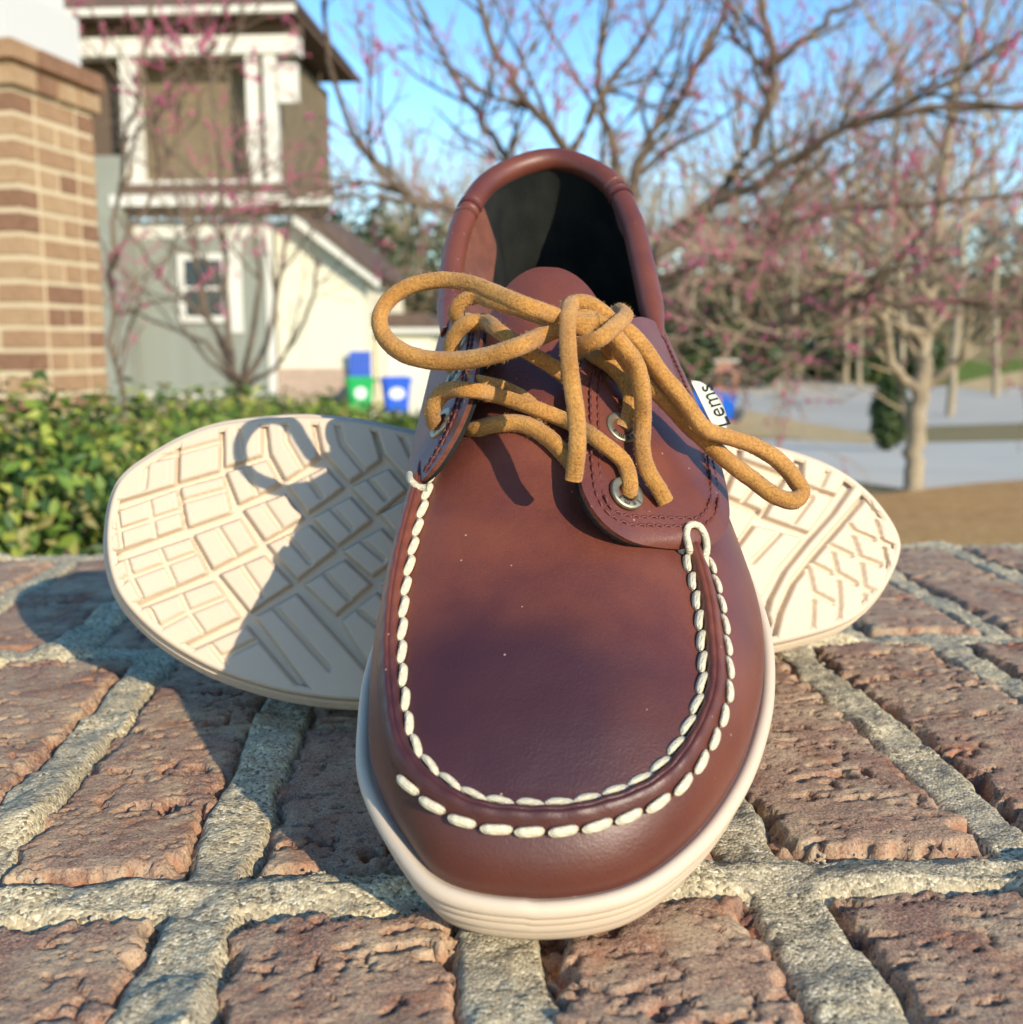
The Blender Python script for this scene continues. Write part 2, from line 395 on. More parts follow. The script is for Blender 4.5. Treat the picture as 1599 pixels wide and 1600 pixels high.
sheet('driveway', P_([(1240,688), (1400,694), (1599,690), (1950,690), (1950,760), (1599,757), (1440,772), (1330,755), (1200,735), (1100,700), (1150,688)]), .016, M_CONC, 'light concrete driveway beyond the young tree')
sheet('verge', P_([(1060,622), (1160,640), (1300,668), (1370,682), (1360,696), (1240,686), (1150,684), (1040,690)]), .02, M_TANG, 'strip of tan dormant grass between street and driveway')
sheet('far_lawn', P_([(1240,582), (1320,570), (1450,564), (1599,562), (1900,560), (1900,590), (1599,596), (1430,600), (1370,598), (1290,588)]), .024, M_GREEN, 'green lawn across the street')
sheet('tan_bank', P_([(1480,603), (1540,590), (1599,580), (1900,570), (1900,596), (1599,604), (1540,612)]), .028, M_TANG, 'pale tan bank of dry grass beside the far drive')
sheet('mulch_bed', P_([(1180,800), (1330,785), (1430,772), (1530,760), (1700,748), (2300,760), (2300,990), (1100,990)]), .03, M_STRAW, 'rust brown pine straw bed at the foot of the tree')
sheet('side_yard', P_([(420,655), (640,650), (700,640), (900,640), (1000,660), (1000,720), (700,720), (420,700)]), .008, M_GREEN, 'patchy green yard behind the shoes')

# ---------------------------------------------------------------- tubes for trees
class Tubes:
    def __init__(s): s.V = []; s.F = []; s.n = 0
    def tube(s, P, R, k):
        P = np.asarray(P, float); n = len(P); T = np.gradient(P, axis=0); T /= np.linalg.norm(T, axis=1)[:, None] + 1e-9
        a = np.where(np.abs(T[:, 2:]) < .8, [[0, 0, 1.]], [[1., 0, 0]]); S = np.cross(T, a); S /= np.linalg.norm(S, axis=1)[:, None] + 1e-9; N = np.cross(S, T)
        th = np.arange(k) * 2 * math.pi / k
        V = P[:, None] + (S[:, None] * np.cos(th)[None, :, None] + N[:, None] * np.sin(th)[None, :, None]) * np.asarray(R)[:, None, None]
        s.V.append(V.reshape(-1, 3)); s.F.append(gridF(n, k, False, True) + s.n); s.n += n * k
    def build(s, name, m, par=None):
        return mesh(name, np.concatenate(s.V), np.concatenate(s.F), m, par)
def perp(d, r):
    v = r.normal(0, 1, 3); v -= v @ d * d; return v / (np.linalg.norm(v) + 1e-9)
def grow(P, R, r, lim, twig, lev, maxlev, spec):
    """side branches of a limb P with radii R"""
    L = np.r_[0, np.cumsum(np.linalg.norm(np.diff(P, axis=0), axis=1))]
    n = max(2, int(L[-1] * spec['dens'][lev]))
    for c in r.uniform(.12 if lev else .25, 1.0, n) * L[-1]:
        p = np.array([np.interp(c, L, P[:, j]) for j in range(3)]); rad = np.interp(c, L, R)
        i = min(len(P) - 2, int(np.searchsorted(L, c))); i = max(i, 1); d = P[i] - P[i-1]; d /= np.linalg.norm(d) + 1e-9
        ang = math.radians(r.uniform(28, 62)); q = perp(d, r); dr = d * math.cos(ang) + q * math.sin(ang); dr[2] += spec['up']; dr /= np.linalg.norm(dr)
        ln = spec['len'][lev] * r.uniform(.45, 1.25) * (1.15 - .5 * c / L[-1]); m_ = 6 if lev < 2 else 4
        pts = [p]; dd = dr
        for _ in range(m_ - 1):
            dd = dd + r.normal(0, .16, 3) + np.array([0, 0, .05 + spec['up'] * .12]); dd /= np.linalg.norm(dd); pts.append(pts[-1] + dd * ln / (m_ - 1))
        pts = np.array(pts); r0_ = min(rad * .62, spec['rad'][lev]); R2 = np.linspace(r0_, max(r0_ * .3, spec['tip']), m_)
        (lim if lev == 0 else twig).tube(pts, R2, 5 if lev == 0 else 3)
        if lev >= 1: spec['tw'].append(pts)
        if lev < maxlev: grow(pts, R2, r, lim, twig, lev + 1, maxlev, spec)
def tree(name, label, base, limbs, spec, mb_, mt, m_bud=None, bud=0, seed=1, group=None, maxlev=2, cat='tree', bud_r=.016):
    r = np.random.default_rng(seed); root = empty(name, base); lim, twig = Tubes(), Tubes(); spec = dict(spec); spec['tw'] = []
    b = np.asarray(base)
    for P, r_a, r_b in limbs:
        P = catmull(np.asarray(P) - b, max(8, 4 * len(P))); P[1:-1] += r.normal(0, .012 * spec.get('wob', 1), P[1:-1].shape)
        R = np.linspace(r_a, r_b, len(P)); lim.tube(P, R, 8)
        grow(P, R, r, lim, twig, 0, maxlev, spec)
    t = lim.build('trunk', mb_, root); c = twig.build('crown', mt, root)
    if bud:
        tw = spec['tw']; V = []; O8 = np.array([[1,0,0],[-1,0,0],[0,1,0],[0,-1,0],[0,0,1],[0,0,-1.]])
        clusters = r.choice(len(tw), max(1, bud // 7))
        for ci in clusters:
            P = tw[ci]; nn = r.integers(3, 12)
            for _ in range(nn):
                k = r.integers(0, len(P) - 1); p = P[k] + (P[k+1] - P[k]) * r.random() + r.normal(0, bud_r * .7, 3)
                V.append(p + O8 * r.uniform(.5, 1.3) * bud_r * r.uniform(.6, 1.1, (6, 1)))
        V = np.concatenate(V); nb = len(V) // 6; f = np.array([[0,2,4],[2,1,4],[1,3,4],[3,0,4],[2,0,5],[1,2,5],[3,1,5],[0,3,5]])
        o = mesh('blossom', V, (f[None] + 6 * np.arange(nb)[:, None, None]).reshape(-1, 3), m_bud, c, False); o['kind'] = 'stuff'
    tag(root, label, cat, group); return root
M_BARK = mat('redbud_bark', (.17, .125, .085), .9, .2, [(40, .6, .01, 'n')], [(6, (.09, .065, .05), .8, 4)])
M_PBARK = mat('pale_bark', (.36, .30, .205), .9, .2, [(40, .5, .01, 'n')], [(7, (.24, .19, .13), .8, 4)])
M_TWIG = mat('bare_twigs', (.28, .21, .14), .9, .2)
M_TWIG2 = mat('grey_tan_twigs', (.40, .315, .21), .9, .2)
M_BUD = mat('pink_buds', (.62, .15, .28), .7, .3, None, (9, (.42, .07, .17), .8, 2))
def limb(L, Y, w0, w1, dY=0.):
    n = len(L); Ys = [Y + dY * i / (n - 1) for i in range(n)] if np.isscalar(dY) else dY
    return (np.array([at(x, y, yy) for (x, y), yy in zip(L, Ys)]), w0 * Y / F / 2, w1 * Y / F / 2)
SPEC = dict(dens=[3.4, 5.5, 6.5], len=[1.15, .6, .3], rad=[.026, .011, .006], tip=.0035, up=.10)
Yc = 8.0
gb = at(1010, 600, Yc); gb[2] = gz(Yc)
tree('redbud_tree', 'spreading bare redbud behind the heel, pink buds along its dark limbs', gb, [
  (np.array([[gb[0], Yc, gb[2]], at(1005,640,Yc), at(1000,560,Yc), at(985,470,Yc)]), .085, .075),
  limb([(990,500),(1000,425),(1080,350),(1150,270),(1185,200),(1208,130),(1200,60),(1185,-40)], Yc, 26, 9, -.6), limb([(1207,100),(1280,42),(1360,-20)], Yc - .5, 14, 7, -.3),
  limb([(985,480),(985,330),(1003,240),(1045,175),(1090,100),(1140,0)], Yc, 24, 8, .3), limb([(985,330),(948,200),(936,100),(960,-30)], Yc, 17, 8, .5),
  limb([(975,470),(905,300),(880,230),(830,165),(770,60),(740,-30)], Yc, 22, 8, -.4), limb([(890,250),(945,140),(1000,70),(1050,-20)], Yc, 15, 7, .6),
  limb([(970,480),(860,330),(780,230),(750,180),(700,100),(650,0)], Yc, 18, 6, .5), limb([(965,490),(820,380),(700,325),(620,295),(565,225),(520,120),(505,0)], Yc, 18, 6, -.8),
  limb([(700,325),(600,308),(480,305),(380,330)], Yc - .5, 9, 4, -.3), limb([(1000,420),(1090,330),(1180,290),(1300,210),(1430,172),(1620,165)], Yc, 17, 8, -1.2),
  limb([(1010,440),(1130,400),(1290,330),(1420,320),(1620,300)], Yc, 15, 6, -1.0), limb([(1180,290),(1290,220),(1440,150),(1620,40)], Yc - .4, 11, 6, -.6),
  limb([(1010,560),(1080,520),(1130,455),(1200,385),(1222,320),(1300,230)], Yc, 18, 8, -.6), limb([(1010,640),(1090,600),(1180,560),(1230,500),(1330,470),(1470,470),(1640,480)], Yc, 15, 6, -1.5),
  limb([(1020,470),(1100,500),(1200,480),(1330,440),(1480,400)], Yc, 10, 5, -1.0), limb([(640,300),(660,400),(640,470)], Yc - .5, 8, 4, 0)], SPEC, M_BARK, M_TWIG, M_BUD, 5200, 11, bud_r=.013)
Yr = 8.1
rb = gpt(1428, 772); rb = np.array([rb[0], rb[1], gz(rb[1])]); Yr = rb[1]
tree('redbud_tree', 'young pale trunked redbud growing from the pine straw bed', rb, [
  limb([(1428,778),(1430,700),(1438,620),(1443,560)], Yr, 33, 27), limb([(1443,562),(1452,480),(1463,380),(1472,290),(1492,150),(1512,-40)], Yr, 22, 8, .3),
  limb([(1443,610),(1405,585),(1388,520),(1378,440),(1355,370),(1330,280)], Yr, 17, 6, -.5), limb([(1446,605),(1500,560),(1545,500),(1620,420)], Yr, 14, 6, -.4),
  limb([(1445,560),(1420,480),(1430,400),(1400,280),(1410,120)], Yr, 14, 5, .6), limb([(1450,520),(1520,430),(1590,330),(1650,250)], Yr, 11, 5, .4),
  limb([(1445,540),(1370,470),(1290,440),(1200,420)], Yr, 10, 4, -.5), limb([(1455,470),(1380,380),(1300,330),(1230,310)], Yr, 9, 4, .2), limb([(1450,500),(1350,430),(1200,400),(1080,390)], Yr, 9, 4, -.8), limb([(1455,440),(1540,400),(1660,380)], Yr, 9, 4, -.5), limb([(1448,520),(1350,500),(1240,520),(1150,500)], Yr, 8, 4, -.9), limb([(1460,400),(1540,320),(1660,290)], Yr, 9, 4, .3), limb([(1460,420),(1400,330),(1290,270),(1180,280)], Yr, 9, 4, .5)], dict(SPEC, dens=[4.5, 6.5, 6.5], up=.0), M_PBARK, M_TWIG2, M_BUD, 5000, 12, bud_r=.012)
Yl = 13.5; lb = at(375, 640, Yl); lb[2] = gz(Yl)
tree('crepe_myrtle', 'bare many stemmed small tree in front of the siding house', lb, [
  limb([(372,668),(374,640),(376,600)], Yl, 22, 20), limb([(376,605),(362,560),(352,420),(343,260),(330,90)], Yl, 11, 5, .3), limb([(378,600),(402,480),(396,350),(382,180)], Yl, 10, 4, -.3),
  limb([(380,605),(420,525),(442,400),(475,240)], Yl, 10, 4, .2), limb([(372,605),(325,540),(268,512),(200,480)], Yl, 8, 4, -.4), limb([(370,600),(330,500),(300,380),(262,260),(222,90)], Yl, 9, 4, .4),
  limb([(378,610),(440,560),(480,490),(500,400)], Yl, 8, 4, -.4), limb([(372,600),(340,520),(250,430),(180,330)], Yl, 8, 4, 0)],
  dict(SPEC, dens=[1.6, 2.6, 2.6], len=[1.5, .8, .4], rad=[.03, .014, .009], tip=.006), M_BARK, M_TWIG, None, 0, 13)
Yn = 4.6; nb_ = at(250, 760, Yn); nb_[2] = gz(Yn)
tree('redbud_sapling', 'slim bare redbud beside the brick pillar with magenta buds high up', nb_, [
  limb([(205,800),(190,640),(175,420),(190,250),(230,80),(260,-60)], Yn, 9, 6, .2), limb([(178,420),(260,260),(340,110),(420,-20)], Yn, 7, 4, .4), limb([(190,300),(230,180),(330,60),(380,-30)], Yn, 6, 4, -.2),
  limb([(185,560),(240,420),(330,330),(430,250)], Yn, 5, 3, 0.)],
  dict(SPEC, dens=[5.0, 8.0, 7], len=[.55, .3, .16], rad=[.010, .005, .003], tip=.002), M_BARK, M_TWIG, M_BUD, 2600, 14, bud_r=.0065)

# ---------------------------------------------------------------- brick pillar with its white post
def pillar():
    Yp = 3.4; c = at(43, 500, Yp); xr = at(163, 500, Yp * 1.09)
    root = empty('brick_pillar', (c[0], c[1], gz(Yp)))
    tag(root, 'tan brick pillar carrying a white porch post', 'pillar')
    W = .42; ang = math.radians(-11.6)                          # turned so that two faces show
    root.rotation_euler = (0, 0, ang); g0 = gz(Yp)
    top = at(43, 58, Yp)[2] - g0
    mo = mat('pale_mortar', (.60, .50, .33), .95, .1, [(80, .4, .004, 'n')])
    bms = [mat('tan_brick_%s' % n, c_, .9, .15, [(60, .5, .006, 'n'), (300, .4, .002, 'n')], [(12, c2, .7, 4), (60, c3, .4, 3)]) for n, c_, c2, c3 in
           (('a', (.36, .225, .125), (.27, .155, .085), (.44, .30, .18)), ('b', (.25, .135, .08), (.18, .095, .06), (.33, .2, .12)), ('c', (.42, .285, .16), (.33, .2, .11), (.48, .35, .21)))]
    # corner of the pillar (nearest edge) is the local origin; faces run along -x and +y
    mb = MB(); mb.box((-W + .004, .004, 0), (-.004, W - .004, top - .01)); mb.build('mortar_core', mo, root)
    r = np.random.default_rng(31); bl, bh, gap = .2, .055, .0145; shared = {}
    def brick(a, b_):
        d = np.array(b_) - np.array(a); key = tuple(np.round(d, 3)); mk = r.integers(0, 3)
        if (key, mk) not in shared:
            m2 = MB(); e = .003; hx, hy, hz = d / 2
            V = []
            for sz, ins in ((-hz, e), (-hz + e, 0), (hz - e, 0), (hz, e)):
                V += [(-hx + ins, -hy + ins, sz), (hx - ins, -hy + ins, sz), (hx - ins, hy - ins, sz), (-hx + ins, hy - ins, sz)]
            q = [[0,3,2,1], [12,13,14,15]] + [[4*k + i, 4*k + (i+1) % 4, 4*k + 4 + (i+1) % 4, 4*k + 4 + i] for k in range(3) for i in range(4)]
            m2.add(np.array(V), q); shared[(key, mk)] = m2.build('brick', bms[mk]).data; bpy.data.objects.remove(bpy.data.objects[-1]) if False else None
            COL.objects.unlink([o for o in COL.objects if o.data == shared[(key, mk)]][0])
        o = bpy.data.objects.new('brick', shared[(key, mk)]); COL.objects.link(o); o.parent = root
        o.location = (np.array(a) + np.array(b_)) / 2 + r.uniform(-.0015, .0015, 3)
    n = int(top / (bh + gap)); dz = top / n
    for k in range(n):
        z0 = k * dz + gap / 2; z1 = z0 + dz - gap; out = .018 if k >= n - 2 else 0
        if k == n - 1: out = .03
        bd = .095; full = [(-W, -W + bl), (-W + bl + gap, 0)] if k % 2 == 0 else [(-W, -W + bd), (-W + bd + gap, -bd - gap), (-bd, 0)]
        for x0, x1 in full:                                  # front face and back face
            brick((x0 - (out if x0 == -W else 0), -out, z0), (x1 + (out if x1 == 0 else 0), bd, z1))
            brick((x0 - (out if x0 == -W else 0), W - bd, z0), (x1 + (out if x1 == 0 else 0), W + out, z1))
        ys = [(bd + gap, W - bd - gap)] if k % 2 else [(bd + gap, W / 2 - gap / 2), (W / 2 + gap / 2, W - bd - gap)]
        for y0, y1 in ys:
            brick((-bd, y0, z0), (out, y1, z1)); brick((-W - out, y0, z0), (-W + bd, y1, z1))
    wp = mat('white_painted_wood', (.60, .60, .57), .5, .4, [(15, .1, .01, 'n')])
    mb = MB(); i_ = .05; mb.box((-W + i_, i_, top), (-i_, W - i_, top + 2.2)); p = mb.build('post', wp, root)
    mb = MB(); mb.box((-W + .02, .02, top - .004), (-.02, W - .02, top + .16)); mb.build('post_base', wp, root)
pillar()

# ---------------------------------------------------------------- neighbour's house
def house():
    Y = 29.; zb = gz(Y) ; c0 = at(432, 640, Y); root = empty('siding_house', (c0[0], Y, zb)); root.rotation_euler = (0, 0, math.radians(-4))
    tag(root, 'grey green siding house with white trim, brick base and upper porch columns', 'house')
    X = lambda x: at(x, 500, Y)[0] - c0[0]
    Zp = lambda y: at(432, y, Y)[2] - zb
    S1 = mat('grey_green_siding', (.27, .285, .235), .8, .2, None, (2, (.23, .24, .195), .6, 3)); S2 = mat('cream_siding', (.74, .69, .52), .8, .2, None, (2, (.68, .62, .46), .5, 3))  # grey-green tone darkened to carry the shade lying on the facade
    TR = mat('white_trim', (.66, .64, .56), .6, .3); RF = mat('brown_shingle_roof', (.15, .10, .075), .9, .2, [(12, .6, .03, 'n')], (6, (.10, .07, .055), .8, 4))
    SH = mat('porch_screen', (.20, .155, .095), .9, .2, None, (1.5, (.16, .13, .085), .8, 4)); GL = mat('window_glass', (.02, .025, .03), .08, .6)
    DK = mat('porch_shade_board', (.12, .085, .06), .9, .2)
    BB = bpy.data.materials.new('house_brick'); BB.use_nodes = True; brick_tex(BB, (.46, .31, .22), (.38, .25, .18), (.6, .53, .43))
    def boxp(nm, a, b, m, par=None): q = MB(); q.box(a, b); return q.build(nm, m, par or root)
    lapm = {}
    def lap(x0, x1, z0, z1, y, m, par):                     # each lap of siding is a board of its own
        n = max(1, int((z1 - z0) / .2)); t = .03
        for i in range(n):
            h = (z1 - z0) / n; key = (m.name, round(x0, 2), round(h, 3), round(x1, 2))
            if key not in lapm: lapm[key] = mesh('siding_board', [(x0, y - t, 0), (x1, y - t, 0), (x1, y - .004, h), (x0, y - .004, h), (x0, y + .05, 0), (x1, y + .05, 0)], [[0,1,2,3], [0,4,5,1]], m, None, False, link=False).data
            o = bpy.data.objects.new('siding_board', lapm[key]); COL.objects.link(o); o.parent = par; o.location = (0, 0, z0 + h * i)
    LW = -X(60); zbase = Zp(622); H1 = Zp(345); H2 = Zp(92)
    wall = boxp('wall', (-LW, .04, -.3), (0, 7, H1), S1); lap(-LW, 0, zbase, H1, .0, S1, wall)
    boxp('brick_base', (-LW, -.09, -.6), (.02, .03, zbase), BB); boxp('water_table', (-LW, -.12, zbase), (.03, -.045, zbase + .16), TR)
    boxp('corner_board', (-.15, -.075, zbase + .17), (.06, -.035, H1), TR); boxp('frieze_board', (-LW, -.07, H1 - .42), (-.16, -.035, H1 - .08), TR)
    boxp('trim_board', (X(357), -.08, Zp(520)), (X(380), -.035, H1 - .43), TR)
    # wing on the right, cream, with a roof that slopes down to the right
    xr = X(572); zs = Zp(575)
    def prism(nm, poly, y0, y1, m, par=None):
        n = len(poly); V = [(a, y0, b) for a, b in poly] + [(a, y1, b) for a, b in poly]
        return mesh(nm, V, [list(range(n)), [n + i for i in range(n)][::-1]] + [[i, n + i, n + (i+1) % n, (i+1) % n] for i in range(n)], m, par or root, False)
    w2 = prism('wing_wall', [(.08, -.6), (xr, -.6), (xr, Zp(415)), (X(500), Zp(352)), (.08, Zp(352))], .14, 6, S2); lap(.08, xr - .05, zs, Zp(416), .1, S2, w2)
    boxp('brick_base', (.07, .0, -.7), (xr + .03, .09, zs), BB)
    prism('wing_roof', [(X(470), Zp(318)), (X(600), Zp(428)), (X(600), Zp(436)), (X(470), Zp(332))], -.5, 6, RF)
    prism('rake_board', [(X(470), Zp(334)), (X(600), Zp(438)), (X(600), Zp(452)), (X(470), Zp(352))], -.42, -.3, TR)
    gx0, gx1 = X(576), X(668); garage = boxp('garage_wall', (gx0, 1.2, -1.2), (gx1, 5, Zp(520)), S2); boxp('garage_eave', (gx0 - .2, .9, Zp(520)), (gx1 + .3, 5.3, Zp(512)), TR)
    prism('garage_roof', [(gx0 - .2, Zp(511)), (gx1 + .3, Zp(511)), (gx1 - .3, Zp(488)), (gx0 - .2, Zp(488))], .9, 5.3, RF); boxp('garage_door', (gx0 + .25, 1.14, -1.2), (gx1 - .3, 1.19, Zp(535)), TR)
    # band and pent roof between the storeys
    xe = X(535); boxp('band_board', (X(195), -.80, Zp(326)), (xe, -.55, Zp(309)), TR); boxp('pent_roof', (X(150), -.72, Zp(308)), (xe - .1, .03, Zp(292)), RF); boxp('soffit_shade', (X(150), -.54, Zp(338)), (xe - .2, .03, Zp(327)), DK)  # dark strip under the band stands in for the shadow there
    # upper porch
    boxp('porch_screen', (-LW, .5, Zp(291)), (X(440), 6, Zp(60)), SH); boxp('porch_floor', (-LW, -.5, Zp(291) + .002), (X(452), .49, Zp(291) + .1), TR)
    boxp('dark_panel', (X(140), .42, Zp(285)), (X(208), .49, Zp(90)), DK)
    for a, b in ((211, 236), (404, 421), (431, 449)): boxp('porch_column', (X(a), -.40, Zp(290) + .1), (X(b), -.40 + X(b) - X(a), Zp(92)), TR)
    boxp('bracket', (X(452), -.35, Zp(165)), (X(482), -.2, Zp(105)), TR)
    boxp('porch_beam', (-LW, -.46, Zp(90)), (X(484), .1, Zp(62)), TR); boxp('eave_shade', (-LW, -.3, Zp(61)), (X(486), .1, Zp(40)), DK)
    boxp('gutter', (-LW, -1.1, Zp(40) + .02), (X(492), -.98, Zp(28)), TR); boxp('eave', (-LW, -.97, Zp(40) + .02), (X(490), 6, Zp(30)), RF)
    V = [(-LW, -1.1, Zp(27)), (X(494), -1.1, Zp(27)), (X(494), 7, Zp(27)), (-LW, 7, Zp(27)), (-LW, 3, Zp(27) + 4), (X(494) - 3.2, 3, Zp(27) + 4)]
    mesh('roof', V, [[0,1,5,4], [1,2,5], [2,3,4,5], [3,0,4]], RF, root, False)
    boxp('chimney', (X(142), -.75, 0), (X(212), -.1, Zp(248)), S1)
    def window(x0, x1, z0, z1, y=-.03):
        w = boxp('window', (x0, y - .05, z0), (x1, y - .01, z1), GL); t = .16
        for a, b in (((x0 - t, y - .09, z1), (x1 + t, y - .005, z1 + t)), ((x0 - t, y - .11, z0 - t), (x1 + t, y - .005, z0)), ((x0 - t, y - .09, z0), (x0, y - .005, z1)), ((x1, y - .09, z0), (x1 + t, y - .005, z1)), ((x0, y - .075, (z0 + z1) / 2 - .04), (x1, y - .06, (z0 + z1) / 2 + .04))):
            boxp('window_frame', a, b, TR, w)
    window(X(290), X(350), Zp(494), Zp(406))
house()
# ---------------------------------------------------------------- bins, mailbox pier, car, sign
def wheelie(name, label, x, ytop, ybot, Y, col, wpx, seed, open_lid=0):
    b = at(x, ybot, Y); t = at(x, ytop, Y); h = t[2] - b[2]; w = wpx * Y / F; root = empty(name, b)
    m = mat(name + '_plastic', col, .45, .4, None, (3, tuple(c * .8 for c in col), .4, 2)); wm = mat('white_print', (.8, .8, .78), .6, .3); bk = mat('bin_black', (.02, .02, .02), .6, .3)
    def ring_(w_, d_, z, r=.12):
        pts = []
        for cx, cy, a0 in ((1, 1, 0), (-1, 1, 90), (-1, -1, 180), (1, -1, 270)):
            for a in (0, 30, 60, 90): pts.append((cx * (w_/2 - r*w_) + r*w_ * math.cos(math.radians(a0 + a)), cy * (d_/2 - r*w_) + r*w_ * math.sin(math.radians(a0 + a)), z))
        return pts
    secs = [(.72, .74, .08), (.74, .76, .12), (.93, .96, .84), (1.0, 1.02, .85), (1.0, 1.02, .89)]
    V = sum([ring_(w * a, w * b_, h * z) for a, b_, z in secs], []); q = gridF(len(secs), 16, False, True).tolist() + [list(range(16))[::-1], [16 * (len(secs)-1) + i for i in range(16)]]
    mesh('body', V, q, m, root, False)
    ls = [(1.04, 1.08, .892), (1.06, 1.1, .92), (1.0, 1.04, .965), (.8, .8, .995), (.5, .5, 1.0)]
    V = sum([ring_(w * a, w * b_, h * z) for a, b_, z in ls], []); q = gridF(5, 16, False, True).tolist() + [list(range(16))[::-1], [64 + i for i in range(16)]]
    if open_lid: MB().box((-w * .52, w * .50, h * .9), (w * .52, w * .58, h * .9 + open_lid)).build('lid', m, root)
    else: mesh('lid', V, q, m, root, False)
    for s in (-1, 1):
        Vw, Qw = sweep(np.array([[s * w * .36, w * .38, h * .09], [s * w * .46, w * .38, h * .09]]), circ(h * .09, 16)); mesh('wheel', Vw, Qw, bk, root)
    Vw, Qw = sweep(np.array([[-w * .42, w * .6, h * .90], [w * .42, w * .6, h * .90]]), circ(.018, 8)); mesh('handle', Vw, Qw, m, root)
    # round white recycling mark on the front
    a = np.arange(24) * 2 * math.pi / 24; y = -w * .445; R1 = w * .21 * (1 if seed == 0 else 1.25)
    V = np.array([(R1 * math.cos(t_), y + (math.sin(t_) * R1) * -.13, h * .57 + R1 * (1 if seed == 0 else .75) * math.sin(t_)) for t_ in a]); V[:, 1] -= .012
    mesh('printed_mark', np.r_[[V.mean(0)], V], [[0, 1 + i, 1 + (i+1) % 24] for i in range(24)], wm, root, False)
    root.rotation_euler = (0, 0, math.radians(12)); tag(root, label, 'bin', 'wheeled bins by the house'); return root
Yb = 27.5
wheelie('wheeled_bin', 'green wheeled bin with round white mark beside the house', 563, 588, 647, Yb, (.01, .40, .10), 44, 0)
wheelie('wheeled_bin', 'blue wheeled bin with oval white mark, lid overhanging', 619, 588, 648, Yb, (.02, .11, .62), 46, 1)
wheelie('wheeled_bin', 'dark blue wheeled bin with its lid thrown open behind the green one', 566, 588, 650, Yb + .9, (.015, .08, .42), 33, 1, .75)
def pier():
    Y = 27.; b = at(1132, 644, Y); b[2] = gz(Y); t = at(1132, 566, Y); w = 34 * Y / F; root = empty('mailbox_pier', b); h = t[2] - b[2]
    tag(root, 'reddish brick mailbox pier beside the street', 'mailbox')
    pm = mat('pier_brick', (.36, .15, .09), .9, .15, None, (4, (.28, .12, .08), .7, 3)); mo = mat('pier_mortar', (.42, .27, .19), .95, .1)
    mb = MB(); mb.box((-w/2 + .02, -w/2 + .02, 0), (w/2 - .02, w/2 - .02, h)); mb.build('core', mo, root)
    r = np.random.default_rng(5); me = MB().box((-w/4 + .012, -w/2, -.045), (w/4 - .012, w/2, .045)).build('brick', pm); dd = me.data; COL.objects.unlink(me)
    n = int(h / .115)
    for k in range(n):
        for s in (-1, 1):
            o = bpy.data.objects.new('brick', dd); COL.objects.link(o); o.parent = root; o.location = (s * w / 4 * (1.0), 0, .06 + k * h / n)
    mb = MB(); mb.box((-w/2 - .05, -w/2 - .05, h), (w/2 + .05, w/2 + .05, h + .07)); mb.build('cap', mat('pier_cap', (.45, .4, .33), .9, .2), root)
    mb = MB(); mb.box((-.14, -w/2 - .03, h * .62), (.14, -w/2 - .005, h * .82)); mb.build('mailbox_door', mat('mailbox_black', (.03, .03, .03), .4, .4), root)
pier()
def car():
    Y = 22.; b = np.array([(1147 - 800) / F * Y - 2.1 * .966, Y + .5, gz(Y) + .02]); root = empty('parked_car', b); root.rotation_euler = (0, 0, math.radians(75))
    tag(root, 'bright blue car parked by the street, its headlamp catching the sun', 'car')
    pm = mat('blue_car_paint', (.01, .13, .60), .25, .5, None, None, coat=.6); gl = mat('car_glass', (.02, .03, .04), .05, .6); ty = mat('tyre', (.02, .02, .02), .9, .2); rm = mat('rim', (.5, .5, .5), .3, .5, metal=1)
    ch = mat('lamp_glass', (.85, .85, .82), .08, .9, metal=.8); am = mat('amber_lamp', (.75, .2, .02), .25, .5); bm_ = mat('bumper', (.05, .06, .08), .5, .4)
    k = .62                                                  # nose points to -y... side profile lofted across the width
    prof = [(-2.1, .35), (-2.15, .62), (-2.05, .82), (-1.2, .98), (-.75, 1.02), (-.1, 1.46), (.5, 1.52), (1.2, 1.45), (1.75, 1.05), (2.15, .98), (2.2, .45), (2.1, .3)]
    V = []; xs = [(-.84, .86), (-.80, .97), (-.6, 1.0), (.6, 1.0), (.80, .97), (.84, .86)]
    for x, f in xs: V += [(x * (1 - .16 * max(0, z - 1.0) / .5), y * (.96 + .04 * f), .3 + (z - .3) * f if z > .9 else z) for y, z in prof]
    n = len(prof); q = gridF(6, n, False, True).tolist() + [list(range(n)), [5*n + i for i in range(n)][::-1]]
    mesh('body', V, q, pm, root, False)
    mesh('windscreen', [(-.62, -.72, 1.045), (.62, -.72, 1.045), (.54, -.14, 1.44), (-.54, -.14, 1.44)], [[0,1,2,3]], gl, root, False)
    for s in (-1, 1):
        mesh('side_window', [(s*.835, -.5, 1.05), (s*.835, 1.4, 1.05), (s*.79, .9, 1.38), (s*.79, .05, 1.38)], [[0,1,2,3]], gl, root, False)
        for y in (-1.3, 1.35):
            Vw, Qw = sweep(np.array([[s*.66, y, .32], [s*.87, y, .32]]), circ(.32, 20)); w = mesh('wheel', Vw, Qw, ty, root)
            Vw, Qw = sweep(np.array([[s*.85, y, .32], [s*.885, y, .32]]), circ(.2, 16)); mesh('rim', Vw, Qw, rm, w)
        a = np.linspace(0, 2*math.pi, 17)[:-1]
        V = [(s*.58, -2.27, .62)] + [(s*.58 + .2*math.cos(t), -2.17, .62 + .12*math.sin(t)) for t in a]; mesh('headlamp', V, [[0, 1+i, 1+(i+1) % 16] for i in range(16)], ch, root)
        mesh('indicator', [(s*.80, -2.10, .78), (s*.855, -1.8, .8), (s*.855, -1.8, .66), (s*.80, -2.10, .64)], [[0,1,2,3]], am, root, False)
    mb = MB(); mb.box((-.8, -2.24, .32), (.8, -2.1, .52)); mb.build('bumper', bm_, root)
car()
